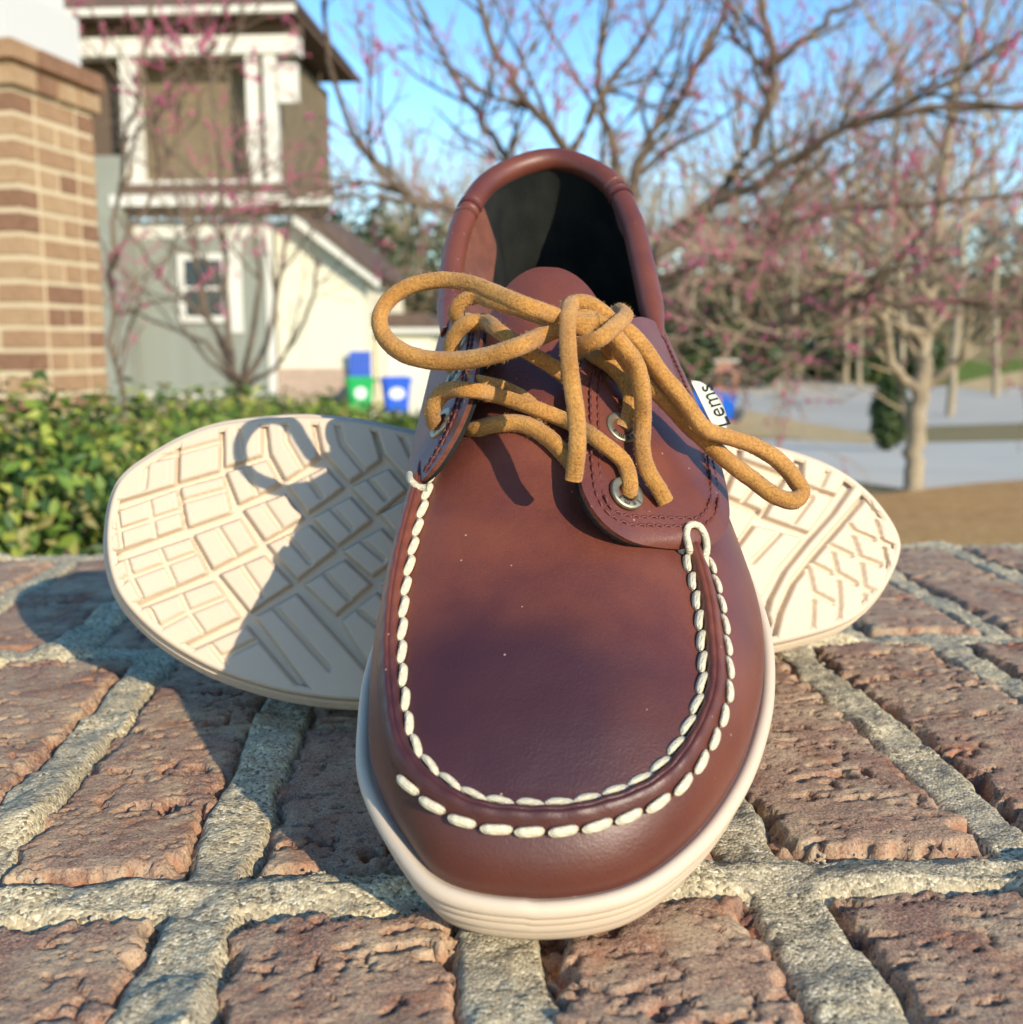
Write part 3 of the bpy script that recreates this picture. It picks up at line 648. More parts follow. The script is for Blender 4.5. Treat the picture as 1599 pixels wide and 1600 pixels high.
def sign():
    Y = 57.; b = at(1268, 566, Y); t = at(1268, 540, Y); root = empty('yard_sign', (b[0], Y, gz(Y))); tag(root, 'small white board on posts across the street', 'sign')
    w, h = 28 * Y / F, 20 * Y / F; z = t[2] - gz(Y); wm = mat('sign_white', (.85, .85, .8), .5, .4)
    MB().box((-w/2, -.02, z - h/2), (w/2, .02, z + h/2)).build('board', wm, root)
    for s in (-1, 1): MB().box((s*w*.4 - .03, -.018, 0), (s*w*.4 + .03, .018, z - h/2)).build('post', wm, root)
sign()

# ---------------------------------------------------------------- foliage: hedge by the ledge, evergreens, woods
def leaf_mesh(pts, nrm, size, r, asp=.5):
    n = len(pts); d = r.normal(0, 1, (n, 3)); d -= (d * nrm).sum(1)[:, None] * nrm; d /= np.linalg.norm(d, axis=1)[:, None] + 1e-9; s = np.cross(nrm, d)
    L = size * r.uniform(.6, 1.3, (n, 1)); W = L * asp
    V = np.stack([pts - d * L, pts - d * L * .2 + s * W, pts + d * L, pts - d * L * .2 - s * W], 1)
    V[:, 1::2] += nrm[:, None] * (L * .22)[:, None]
    return V.reshape(-1, 3), (np.arange(n)[:, None] * 4 + np.array([[0, 1, 2], [0, 2, 3]]).reshape(1, 6)).reshape(-1, 3)
def leaf_mat(name, cs):
    m = mat(name, cs[0], .5, .4); nt, nd, lk, b = nodes_of(m)
    g = nd.new('ShaderNodeNewGeometry'); cr = nd.new('ShaderNodeValToRGB'); lk.new(g.outputs['Random Per Island'], cr.inputs['Fac'])
    e = cr.color_ramp.elements; e[0].color = (*cs[0], 1); e[1].color = (*cs[-1], 1)
    for i, c in enumerate(cs[1:-1]): k = e.new((i + 1) / (len(cs) - 1)); k.color = (*c, 1)
    lk.new(cr.outputs[0], b.inputs['Base Color'])
    tr = nd.new('ShaderNodeBsdfTranslucent'); mx = nd.new('ShaderNodeMixShader'); mx.inputs[0].default_value = .25; lk.new(cr.outputs[0], tr.inputs['Color'])
    out = nd['Material Output']; lk.new(b.outputs[0], mx.inputs[1]); lk.new(tr.outputs[0], mx.inputs[2]); lk.new(mx.outputs[0], out.inputs['Surface'])
    return m
M_LEAF = leaf_mat('hedge_leaves', [(.03, .07, .02), (.07, .14, .025), (.16, .26, .035), (.40, .44, .07), (.30, .24, .10)])
M_EVER = leaf_mat('evergreen_leaves', [(.02, .045, .012), (.05, .09, .02), (.09, .11, .03)])
M_OLIVE = leaf_mat('woodland_leaves', [(.12, .085, .045), (.20, .155, .075), (.10, .11, .035), (.27, .2, .11)])
def shrub(name, label, c, rad, n, size, m, seed, cat='shrub', group=None, stems=7):
    r = np.random.default_rng(seed); c = np.asarray(c, float); root = empty(name, (c[0], c[1], c[2] - rad[2]))
    q = r.normal(0, 1, (n, 3)); q /= np.linalg.norm(q, axis=1)[:, None]; rr = r.uniform(.25, 1, (n, 1)) ** .45
    lump = 1 + .28 * fbm2(q[:, 0] * 2.2 + seed, q[:, 1] * 2.2 + q[:, 2] * 1.7, 3, seed)[:, None]
    p = q * rr * lump * np.asarray(rad); p[:, 2] += rad[2]; ok = p[:, 2] > .01; p, q = p[ok], q[ok]
    nr = q + r.normal(0, .55, q.shape) + [0, 0, .35]; nr /= np.linalg.norm(nr, axis=1)[:, None]
    V, Q = leaf_mesh(p, nr, size, r); o = mesh('foliage', V, Q, m, root, False); o['kind'] = 'stuff'
    tb = Tubes()
    for k in range(stems):
        d = r.normal(0, .5, 3); P = np.array([[0, 0, 0], [d[0]*rad[0]*.4, d[1]*rad[1]*.4, rad[2]*.7], [d[0]*rad[0]*.9, d[1]*rad[1]*.9, rad[2]*1.4]]); tb.tube(P, [size*.35, size*.25, size*.1], 5)
    tb.build('stem', M_BARK, root); tag(root, label, cat, group); return root
for k, (x, y, Y, rx, rz, n, lab) in enumerate([
    (30, 800, 1.30, .22, .20, 1500, 'leafy yellow green shrub at the ledge in front of the pillar'), (150, 790, 1.55, .22, .20, 1500, 'yellow green shrub between the pillar and the pale sole'),
    (-60, 790, 1.7, .3, .24, 1400, 'dense green shrub against the pillar foot'), (250, 745, 2.3, .34, .26, 1500, 'rounded green shrub showing above the pale toe'),
    (120, 775, 2.4, .34, .20, 1200, 'green shrub at the base of the brick pillar'), (330, 730, 3.4, .42, .26, 1300, 'low hedge shrub behind the pale sole')]):
    c = at(x, y, Y); c[2] -= rz * .25
    shrub('garden_shrub', lab, c, (rx, rx * .8, rz), int(n * 2.2), .0125, M_LEAF, 200 + k, group='shrubs along the ledge')
for k, (x, y, Y, rx, rz, n, lab) in enumerate([(420, 668, 9., .9, .42, 1500, 'low clipped shrub below the bare many stemmed tree'), (520, 672, 10., .9, .38, 1400, 'low shrub in front of the bins'), (640, 664, 12., .9, .3, 1200, 'low shrub right of the bins near the shoe'), (320, 668, 8.5, .8, .42, 1300, 'low shrub at the foot of the house wall')]):
    c = at(x, y, Y); c[2] = gz(Y) + rz * .9
    shrub('yard_shrub', lab, c, (rx, rx * .7, rz), n, .05, M_LEAF, 230 + k, group='low shrubs in the yard')
c = at(1390, 640, 15.); gq = gz(15.); hh = at(1390, 583, 15.)[2] - gq
shrub('evergreen_shrub', 'tall dark evergreen shrub beside the young tree trunk', (c[0], 15., gq + hh * .5), (.26, .26, hh * .5), 1800, .05, M_EVER, 250)
for k, (x, y, Y, rx, rz) in enumerate([(1130, 540, 44., 3.4, 1.3), (1340, 545, 48., 4., 1.0), (700, 560, 50., 5., 2.), (560, 470, 60., 7., 4.5), (1230, 500, 66., 8., 2.6)]):
    c = at(x, y, Y); shrub('evergreen_shrub', ['dark evergreen mass behind the mailbox pier', 'spreading dark shrub under the far trees', 'olive shrub between the house and the shoe heel', 'large evergreen behind the house roof', 'broad evergreen behind the white sign'][k], (c[0], Y, gz(Y) + rz), (rx, rx * .6, rz), 1800, .30, M_EVER if k != 2 else M_OLIVE, 260 + k, group='far evergreen shrubs')
# tall bare trees that stand out against the sky
for k, (x, Y, wpx, top, lean) in enumerate([(1490, 30., 15, -40, 60), (1410, 34., 14, -60, -15), (1322, 46., 11, 60, 8), (1345, 44., 9, 90, -10), (1240, 52., 9, 160, 10), (1560, 40., 12, -30, -20), (1080, 55., 9, 190, 15), (640, 60., 8, 250, -10), (720, 64., 8, 260, 12), (1150, 58., 9, 170, 0), (540, 66., 8, 270, 8)]):
    b = at(x, 560, Y); b[2] = gz(Y); y0 = 800 - F * math.tan(math.atan((b[2] - HC) / Y) + TH)
    L1 = [(x, 600), (x + lean * .2, 430), (x + lean * .5, 250), (x + lean, top)]
    L1 = [(xx, yy) for xx, yy in L1 if yy > top] + [(x + lean, top)]
    lims = [(np.r_[[b], [at(xx, yy, Y) for xx, yy in L1[1:]]], wpx * Y / F / 2, 2.5 * Y / F / 2)]
    rr_ = np.random.default_rng(300 + k)
    for j in range(5):
        f = rr_.uniform(.3, .8); y1 = 560 + (top - 560) * f; sx = rr_.choice([-1, 1]) * rr_.uniform(30, 90); lims.append(limb([(x + lean * f, y1), (x + lean * f + sx * .5, y1 - 60), (x + lean * f + sx, y1 - 150)], Y, wpx * .4, 2))
    tree('bare_tree', ['tall pale forked tree rising over the far drive', 'tall pale tree behind the young redbud', 'bare tree on the far lawn left of the evergreen', 'slim bare tree close beside another on the far lawn', 'bare tree behind the white sign', 'tall bare tree over the tan bank', 'bare tree behind the mailbox pier', 'bare tree beyond the bins', 'bare tree seen past the bow loop', 'bare tree standing behind the parked car', 'bare tree beyond the house gable'][k],
         b, lims, dict(dens=[.5, .9, 1.1], len=[3.4, 1.8, .9], rad=[.06, .03, .018], tip=.012, up=.25, wob=3), M_PBARK, M_TWIG2, None, 0, 310 + k, 'tall bare trees beyond the street')
def woods():
    r = np.random.default_rng(77); tb = Tubes(); tb2 = Tubes(); n = 300; LV = []; LQ = []; cnt = 0
    for i in range(n):
        Y = r.uniform(72, 150); X = r.uniform(-1.1, 1.2) * Y; h = r.uniform(9, 17) * (1 if X > -8 else .8); z = gz(Y); d = r.normal(0, .06, 2)
        P = np.array([[X + d[0]*h*t, Y + d[1]*h*t, z + h*t] for t in (0, .3, .6, 1.)]); tb.tube(P, [.2, .16, .1, .03], 5)
        for j in range(34):
            t = r.uniform(.22, .98); p = P[0] + (P[-1] - P[0]) * t; a = r.uniform(0, 6.28); l = r.uniform(1.5, 4.2) * (1.25 - t); dr = np.array([math.cos(a), math.sin(a), r.uniform(.4, 1.3)])
            q = np.array([p, p + dr * l * .5 + r.normal(0, .15, 3), p + dr * l + r.normal(0, .3, 3)]); tb2.tube(q, [.06, .04, .02], 3)
            for jj in range(3):
                s = q[1] + (q[2] - q[1]) * r.random(); e = s + r.normal(0, .55, 3) + [0, 0, .6]; tb2.tube(np.array([s, e]), [.03, .014], 3)
    V1 = np.concatenate(tb.V); F1 = np.concatenate(tb.F)
    w = tb.build('woods', M_PBARK); tag(w, 'bare brown winter woods on the slope beyond the street', 'woods', None, 'stuff')
    o = tb2.build('woodland_branches', M_TWIG2, w); o['kind'] = 'stuff'
    n = 110000; Y = r.uniform(68, 150, n); X = r.uniform(-1.1, 1.2, n) * Y; g = np.interp(Y, GY, GZ); hh = g + r.random(n) ** 1.6 * 7.5
    dens = fbm2(X * .12, Y * .12, 3, 78) > -.05; p = np.c_[X, Y, hh][dens]; nr = r.normal(0, 1, p.shape); nr /= np.linalg.norm(nr, axis=1)[:, None]
    V, Q = leaf_mesh(p, nr, .28, r); o = mesh('undergrowth', V, Q, M_OLIVE, w, False); o['kind'] = 'stuff'
woods()
# ---------------------------------------------------------------- the shoe: local axes t (across, outer side +), s (toe to heel), z (up); built in mm
MM = .001
def catseg(P, counts):
    P = np.asarray(P, float); n = len(P); out = []
    for i in range(n):
        p0, p1, p2, p3 = P[i-1], P[i], P[(i+1) % n], P[(i+2) % n]
        d = [max(1e-9, np.linalg.norm(b - a) ** .5) for a, b in ((p0,p1),(p1,p2),(p2,p3))]
        m1 = ((p1-p0)/d[0] - (p2-p0)/(d[0]+d[1]) + (p2-p1)/d[1]) * d[1]; m2 = ((p2-p1)/d[1] - (p3-p1)/(d[1]+d[2]) + (p3-p2)/d[2]) * d[1]
        t = np.linspace(0, 1, counts[i], endpoint=False)[:, None]
        out.append((2*t**3-3*t**2+1)*p1 + (t**3-2*t**2+t)*m1 + (-2*t**3+3*t**2)*p2 + (t**3-t**2)*m2)
    return np.concatenate(out)
LM = [  # outline (t, s)          crest: seam, then collar (t, s, z)
    ((0, 0),       (-3, 4, 29.6)),   ((20, 4),     (12, 5.5, 29.8)), ((35, 16),    (27.5, 13.5, 31)), ((48, 35),  (39, 33, 34.5)),
    ((56, 55),     (41.3, 54, 38)),  ((60, 72),    (40.5, 72, 41)),  ((62, 90),    (37.5, 90, 44)),   ((61, 110), (35.5, 106, 47)),
    ((57, 140),    (36, 133, 52)),   ((53, 170),   (36.5, 164, 58)), ((49.5, 200), (35.5, 192, 62.5)),  ((47.5, 225), (33.5, 218, 69)),
    ((44, 250),    (30.5, 243, 76)), ((36, 275),   (24, 264, 82.5)),   ((22, 290),   (12.5, 277, 86)),  ((5, 297),  (1, 281, 87.2)),
    ((-11, 290),   (-11, 277, 86)), ((-25, 275), (-24, 264, 82.5)), ((-34.5, 250), (-31, 243, 76)), ((-37.5, 225), (-33.5, 218, 69.3)),
    ((-36, 200),   (-32.5, 192, 65)), ((-33.5, 170), (-31, 163, 65)), ((-34.5, 140), (-30.2, 134, 60.5)), ((-40, 110), (-31.2, 108, 55)),
    ((-44, 90),    (-33, 90, 51.5)), ((-45.5, 72), (-34.6, 72, 47.5)), ((-44.5, 55), (-35, 55, 43.5)), ((-41, 35), (-33, 34, 38)),
    ((-31, 16),    (-27.5, 16, 33.3)), ((-20, 4),  (-15, 6, 30.5))]
LM = [((a[0], a[1] - 8), b) for a, b in LM]
FP = np.array([a for a, b in LM], float); UP = np.array([b for a, b in LM], float)
CNT = [max(4, int(np.linalg.norm(FP[(i+1) % len(FP)] - FP[i]) / 1.6)) for i in range(len(FP))]
CO = catseg(FP, CNT); CU = catseg(UP, CNT); NP_ = len(CO)
LMI = np.r_[0, np.cumsum(CNT)]                              # index of each landmark on the curves
tan = np.roll(CO, -3, 0) - np.roll(CO, 3, 0); tan /= np.linalg.norm(tan, axis=1)[:, None]
NO = np.stack([tan[:, 1], -tan[:, 0]], 1)                   # outward normal of the outline
if (NO[:20] @ np.array([0, -1.])).mean() < 0: NO = -NO
def ring(off, z): return np.c_[CO + NO * off, np.full(NP_, z)]

# --- pixel to shoe
PXR = frame(2.5, 24.5)
_d = ray(835, 1465); SHO = CAM - HC / _d[2] * _d + PXR @ np.array([0, .004, 0])
# side tables for plug edges
latI = np.arange(LMI[0], LMI[9]); medI = np.r_[np.arange(LMI[21], NP_), 0]
lat_s, lat_t, lat_z = CU[latI, 1], CU[latI, 0], CU[latI, 2]
med_s, med_t, med_z = CU[medI][::-1, 1], CU[medI][::-1, 0], CU[medI][::-1, 2]
zc_s = np.array([4, 8, 16, 25, 45, 75, 90, 100, 108, 128, 155, 170.]); zc_v = np.array([29, 31.2, 35, 38.5, 44.8, 51.2, 55.5, 60, 64.2, 72, 83, 88.])
def zcen(s):
    f = lambda x: np.interp(x, zc_s, zc_v)
    return (f(s - 5) + 2 * f(s) + f(s + 5)) / 4 if np.ndim(s) == 0 or True else f(s)
def edges(s):
    tl = np.interp(s, lat_s, lat_t) - 2.2; zl = np.interp(s, lat_s, lat_z) - .4
    tm = np.interp(s, med_s, med_t) + 2.2; zm = np.interp(s, med_s, med_z) - .4
    k = sstep(95, 150, s)                                   # the tongue narrows and rises above the quarters
    tl = tl * (1 - k) + 19 * k; tm = tm * (1 - k) + -17 * k
    zl = zl * (1 - k) + (zcen(s) - 9) * k; zm = zm * (1 - k) + (zcen(s) - 8) * k
    return tl, zl, tm, zm
def zplug(t, s):
    tl, zl, tm, zm = edges(s); u = np.clip((t - tm) / (tl - tm + 1e-6), 0, 1)
    lin = zm + (zl - zm) * u; x = 2 * u - 1
    cen = np.maximum(zcen(s) - (zm + zl) / 2, .2)
    return lin + cen * (1 - np.abs(x) ** 2.3)
def rbf(P):                                                # thin plate z(t, s)
    P = np.asarray(P, float); n = len(P)
    K = lambda d: np.where(d > 1e-9, d * d * np.log(d + 1e-12), 0)
    D = np.linalg.norm(P[:, None, :2] - P[None, :, :2], axis=2)
    A = np.zeros((n+3, n+3)); A[:n, :n] = K(D) + np.eye(n) * 8; A[:n, n] = 1; A[:n, n+1:] = P[:, :2]; A[n, :n] = 1; A[n+1:, :n] = P[:, :2].T
    w = np.linalg.solve(A, np.r_[P[:, 2], 0, 0, 0])
    def f(t, s):
        t = np.asarray(t, float); s = np.asarray(s, float)
        d = np.sqrt((t[..., None] - P[:, 0]) ** 2 + (s[..., None] - P[:, 1]) ** 2)
        return (K(d) * w[:n]).sum(-1) + w[n] + w[n+1] * t + w[n+2] * s
    return f
def px(x, y, z): return back(x, y, SHO, PXR, z * MM) / MM
FL_IN = np.array([px(*p) for p in [(1075,852,43.5),(1035,850,46),(980,836,51.5),(940,806,57),(914,765,61.5),(905,720,64.5),(903,650,70),(906,575,76),(930,528,77),(962,514,75.5)]])
FL_OUT = np.array([px(*p) for p in [(1075,852,43.5),(1112,846,42.5),(1138,815,41.8),(1137,760,42),(1122,705,42.8),(1097,640,45),(1067,572,49),(1047,528,53.5),(1034,500,59)]])
FM_IN = np.array([px(*p) for p in [(648,750,52),(661,743,56),(685,712,62),(711,670,67.5),(735,612,73),(745,560,76.5),(751,490,79)]])
FM_OUT = np.concatenate([FM_IN[:1], np.array([(-36.5, 104, 50.5), (-37.5, 118, 49), (-37, 132, 50.5), (-36, 150, 54), (-34.5, 166, 59), (-33, 178, 63)])])
def flap_grid(I, Oq, n=44, m=15, bul=2.0):
    a, b = catmull(I, n), catmull(Oq, n)
    f = rbf(np.concatenate([I, Oq[1:]]))
    w = np.linspace(0, 1, m)
    G = a[:, None] * (1 - w[None, :, None]) + b[:, None] * w[None, :, None]
    lens = np.linalg.norm(a - b, axis=1)[:, None]
    G[..., 2] = f(G[..., 0], G[..., 1]) + bul * (1 - (2 * w[None] - 1) ** 2) * np.clip(lens / 25, 0, 1)
    return G
GL = flap_grid(FL_IN, FL_OUT, bul=3.0); GM = flap_grid(FM_IN, FM_OUT, bul=1.5)
def nearest_flap(t, s):
    for G in (GL, GM):
        Pf = G.reshape(-1, 3); d = np.hypot(Pf[:, 0] - t, Pf[:, 1] - s); k = np.argmin(d)
        if d[k] < 2.6: return Pf[k, 2]
    return None
def surf(t, s):
    z = float(zplug(np.array(t), np.array(s))) if s < 165 else 40.
    f = nearest_flap(t, s)
    return max(z, f) if f is not None else z
def px_on(x, y, lift=0.):                                  # photo pixel to a point lying `lift` mm above the shoe's top
    z = 60.
    for _ in range(40):
        q = px(x, y, z); z = .6 * z + .4 * (surf(q[0], q[1]) + lift)
    q = px(x, y, z); return q

# ---- materials
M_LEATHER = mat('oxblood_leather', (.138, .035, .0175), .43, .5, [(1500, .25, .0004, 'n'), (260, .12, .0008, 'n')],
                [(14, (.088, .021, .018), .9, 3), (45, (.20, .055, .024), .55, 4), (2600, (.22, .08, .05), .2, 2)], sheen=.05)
def toe_shadow(m):
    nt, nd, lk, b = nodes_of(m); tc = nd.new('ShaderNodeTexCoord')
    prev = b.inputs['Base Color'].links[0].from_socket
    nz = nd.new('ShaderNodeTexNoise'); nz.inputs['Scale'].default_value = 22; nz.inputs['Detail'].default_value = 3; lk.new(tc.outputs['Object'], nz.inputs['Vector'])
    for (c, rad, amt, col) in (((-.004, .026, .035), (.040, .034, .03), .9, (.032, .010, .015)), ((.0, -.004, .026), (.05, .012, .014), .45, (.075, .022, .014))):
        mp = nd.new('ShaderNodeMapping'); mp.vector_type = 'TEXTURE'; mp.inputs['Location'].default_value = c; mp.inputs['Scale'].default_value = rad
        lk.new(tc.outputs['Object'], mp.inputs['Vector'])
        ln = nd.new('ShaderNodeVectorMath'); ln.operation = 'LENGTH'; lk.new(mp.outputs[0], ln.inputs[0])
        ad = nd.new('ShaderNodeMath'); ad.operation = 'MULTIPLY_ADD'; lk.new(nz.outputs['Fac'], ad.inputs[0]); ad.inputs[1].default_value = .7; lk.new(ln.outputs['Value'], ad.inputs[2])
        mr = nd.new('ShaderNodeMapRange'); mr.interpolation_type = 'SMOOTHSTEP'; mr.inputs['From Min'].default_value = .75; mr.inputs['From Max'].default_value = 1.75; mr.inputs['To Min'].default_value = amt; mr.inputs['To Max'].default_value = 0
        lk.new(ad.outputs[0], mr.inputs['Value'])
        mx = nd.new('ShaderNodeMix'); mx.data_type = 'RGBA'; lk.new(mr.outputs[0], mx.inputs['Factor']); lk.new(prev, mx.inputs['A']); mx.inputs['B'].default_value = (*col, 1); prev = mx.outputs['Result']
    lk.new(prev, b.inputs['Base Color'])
def specks(m):
    nt, nd, lk, b = nodes_of(m); tc = nd.new('ShaderNodeTexCoord'); prev = b.inputs['Base Color'].links[0].from_socket
    v = nd.new('ShaderNodeTexVoronoi'); v.inputs['Scale'].default_value = 260; lk.new(tc.outputs['Object'], v.inputs['Vector'])
    a = nd.new('ShaderNodeMath'); a.operation = 'LESS_THAN'; lk.new(v.outputs['Distance'], a.inputs[0]); a.inputs[1].default_value = .075
    sp = nd.new('ShaderNodeSeparateColor'); lk.new(v.outputs['Color'], sp.inputs[0]); c = nd.new('ShaderNodeMath'); c.operation = 'LESS_THAN'; lk.new(sp.outputs[0], c.inputs[0]); c.inputs[1].default_value = .3
    d = nd.new('ShaderNodeMath'); d.operation = 'MULTIPLY'; lk.new(a.outputs[0], d.inputs[0]); lk.new(c.outputs[0], d.inputs[1])
    e = nd.new('ShaderNodeMath'); e.operation = 'MULTIPLY'; lk.new(d.outputs[0], e.inputs[0]); e.inputs[1].default_value = .55
    mx = nd.new('ShaderNodeMix'); mx.data_type = 'RGBA'; lk.new(e.outputs[0], mx.inputs['Factor']); lk.new(prev, mx.inputs['A']); mx.inputs['B'].default_value = (.5, .36, .26, 1); lk.new(mx.outputs['Result'], b.inputs['Base Color'])
toe_shadow(M_LEATHER); specks(M_LEATHER)                                         # shadow falling on the toe, painted into the leather colour
M_LEDGE = mat('leather_cut_edge', (.14, .040, .022), .8, .3, [(1200, .5, .0006, 'n')], (300, (.06, .022, .016), .7, 3))
M_SUEDE = mat('brown_suede', (.17, .055, .03), .95, .15, [(1800, .7, .0006, 'n')], (160, (.11, .035, .022), .8, 4), sheen=.25)
M_BLACK = mat('black_textile_lining', (.010, .011, .010), .95, .15, [(1300, .6, .0006, 'n')], (70, (.02, .022, .02), .8, 3))
M_RUBBER = mat('cream_rubber', (.60, .485, .355), .55, .35, [(900, .12, .0003, 'n')], [(18, (.56, .445, .325), .6, 3), (120, (.55, .45, .345), .3, 4)])
M_THREAD = mat('cream_waxed_thread', (.66, .60, .43), .55, .4, None, (700, (.48, .42, .28), .7, 3))
M_REDTHR = mat('dark_red_thread', (.12, .03, .024), .55, .4)
M_LACE = mat('tan_rawhide', (.56, .275, .06), .75, .25, [(1500, .6, .0007, 'n'), (4200, .8, .0005, 'n')], [(220, (.40, .175, .038), .7, 4), (60, (.64, .35, .10), .5, 3), (1500, (.24, .095, .022), .5, 3)], sheen=.2)
M_BRASS = mat('antique_nickel', (.46, .41, .28), .5, .5, [(700, .2, .0003, 'n')], (150, (.22, .2, .15), .6, 3), metal=1)
M_INK = mat('black_print', (.015, .015, .013), .7, .2)
M_TAG = mat('woven_label', (.66, .66, .52), .85, .2, [(1500, .5, .0003, 'n')])
def thread_bump(m, sc):                                    # twisted strands that run along the stitch
    nt, nd, lk, b = nodes_of(m); tc = nd.new('ShaderNodeTexCoord'); mp = nd.new('ShaderNodeMapping'); mp.inputs['Rotation'].default_value = (0, 0, .28); mp.inputs['Scale'].default_value = (.25, 1, 1)
    nz = nd.new('ShaderNodeTexNoise'); nz.inputs['Scale'].default_value = sc; nz.inputs['Detail'].default_value = 3; lk.new(tc.outputs['Object'], mp.inputs['Vector']); lk.new(mp.outputs[0], nz.inputs['Vector'])
    bp = nd.new('ShaderNodeBump'); bp.inputs['Distance'].default_value = .0008; bp.inputs['Strength'].default_value = .9
    lk.new(nz.outputs['Fac'], bp.inputs['Height']); lk.new(bp.outputs[0], b.inputs['Normal'])
thread_bump(M_THREAD, 1700)

# ---- outsole side wall: rings of the outline
PROF = [(-6.5, 1.6), (-5.2, .35), (-4.0, .9), (-3.5, 2.4), (-3.1, 4.6), (-3.0, 6.5), (-3.2, 6.9), (-3.9, 7.1), (-3.9, 7.3), (-1.9, 7.5), (-1.7, 7.8), (-1.5, 9.0), (-1.6, 11.0), (-1.8, 11.4), (-3.0, 11.6), (-3.0, 11.8),
        (-.95, 12.0), (-.7, 12.4), (-.5, 13.4), (-.6, 14.8), (-.9, 15.2), (-2.2, 15.4), (-2.2, 15.6), (-.2, 15.8), (.1, 16.2), (.25, 17.4), (.05, 18.7), (-.6, 19.7), (-1.4, 20.1), (-2.2, 19.9), (-2.8, 19.3), (-3.2, 18.7), (-6.5, 18.2)]
PROF = [(o, z * .80) for o, z in PROF]
def zwob(): return .35 * np.sin(np.arange(NP_) * .05) + .15 * np.sin(np.arange(NP_) * .17)
def shoe_parts(root, full=True):
    P = {}
    def add(name, V, Q, m, par=None, smooth=True, attrs=None):
        o = mesh(name, np.asarray(V) * MM, Q if isinstance(Q, np.ndarray) else Q, m, par or root, smooth, attrs); P.setdefault(name, []).append(o); return o
    # outsole
    R_ = np.concatenate([ring(o, z) + np.c_[np.zeros((NP_, 2)), zwob() * (1 if z > 7 else 0)] for o, z in PROF])
    outsole = add('outsole', R_, gridF(len(PROF), NP_, False, True), M_RUBBER)
    # tread: one height field, cut into the blocks one can tell apart
    tread(outsole)
    # footbed closing the shoe inside
    nb = LMI[15]; up = np.r_[0, np.arange(NP_ - 1, nb, -1)]
    fb = ring(-6, 17); A = fb[:nb+1]; Bm = fb[np.r_[0, np.arange(NP_ - 1, nb - 1, -1)]]
    a = catmull(A, 60); b = catmull(Bm, 60); w = np.linspace(0, 1, 9)[None, :, None]
    add('footbed', (a[:, None] * (1 - w) + b[:, None] * w).reshape(-1, 3), gridF(60, 9), M_BLACK)
    # side wall of the upper
    Fd = ring(-3.5, 15.0); U = CU; hgt = (U[:, 2] - 15.2)[:, None]; n3 = np.c_[NO, np.zeros(NP_)]
    s_ = CU[:, 1]; rear = sstep(150, 230, s_)[:, None]; toe = 1 - sstep(5, 40, s_)[:, None]
    latw = sstep(-10, 30, CU[:, 0])[:, None] * sstep(25, 60, s_)[:, None] * (1 - rear)
    zup = np.array([0, 0, 1.])
    P1 = Fd + n3 * (1.2 + 1.6 * rear + 1.5 * latw + .8 * toe) + zup * hgt * .42
    inw = (Fd - U); inw[:, 2] = 0
    P2 = U + inw * (.42 - .1 * rear) + n3 * 1.5 * rear - zup * hgt * (.10 + .2 * rear)
    tt = np.linspace(0, 1, 22)[:, None, None]
    W = (1-tt)**3 * Fd + 3*(1-tt)**2*tt * P1 + 3*(1-tt)*tt**2 * P2 + tt**3 * U
    n2 = W.shape[0]
    crz = .25 * fbm2(np.arange(NP_) * .05, np.zeros(NP_), 2, 100)
    W = W + n3[None] * (crz[None, :, None] * np.sin(np.pi * tt))
    add('upper_side', W.reshape(-1, 3), gridF(n2, NP_, False, True), M_LEATHER)
    # plug and tongue, one piece of leather
    ss = np.r_[5.2 + (np.linspace(0, 1, 26) ** 2) * 22, np.linspace(28, 150, 74), 150 + 15 * np.sin(np.linspace(.06, 1, 14) * math.pi / 2)]
    u = np.linspace(0, 1, 51); G = []
    for s in ss:
        tl, zl, tm, zm = edges(s)
        if s > 150:
            q = math.sqrt(max(1e-4, 1 - ((s - 150) / 15.2) ** 2)); c = (tl + tm) / 2; tl2, tm2 = c + (tl - c) * q, c + (tm - c) * q
        else: tl2, tm2 = tl, tm
        t = tm2 + (tl2 - tm2) * u
        G.append(np.c_[t, np.full(51, s), zplug(t, np.full(51, s)) + .35 * fbm2(t * .06, np.full(51, s * .06), 2, 110)])
    G = np.array(G); add('tongue_plug', np.concatenate([G.reshape(-1, 3), (G - [0, 0, 2.2]).reshape(-1, 3)]),
        np.concatenate([gridF(len(ss), 51), gridF(len(ss), 51)[:, ::-1] + len(ss) * 51,
            np.array([[(len(ss)-1)*51 + j, (len(ss)-1)*51 + j + 1, (2*len(ss)-1)*51 + j + 1, (2*len(ss)-1)*51 + j] for j in range(50)])]), M_LEATHER)
    # raised moccasin seam
    i1 = int(LMI[7] - 4); i0 = int(LMI[23] + 4)
    idx = np.r_[np.arange(i0, NP_), np.arange(0, i1)]
    path = catmull(CU[idx], 420); tg = np.gradient(path, axis=0); tg /= np.linalg.norm(tg, axis=1)[:, None]
    side = np.cross(tg, zup); side /= np.linalg.norm(side, axis=1)[:, None]
    cen = np.array([2, 60, 0.]);
    if ((side * (path - cen)).sum(1)).mean() < 0: side = -side
    L = np.r_[0, np.cumsum(np.linalg.norm(np.diff(path, axis=0), axis=1))]; PITCH = 6.5
    wv = np.cos(2 * math.pi * L / PITCH)
    prof = np.array([(-3.2, -1.0), (-2.5, .2), (-1.9, 1.5), (-1.3, 2.4), (-.5, 2.75), (-.28, 2.5), (-.05, 2.35), (.2, 2.7), (.9, 2.4), (1.6, 1.4), (2.2, .1), (2.9, -1.5), (2.2, -3), (-2.4, -3)])
    pr = np.broadcast_to(prof, (420, len(prof), 2)).copy(); scal = np.clip(prof[:, 1] / 3.4, 0, 1)
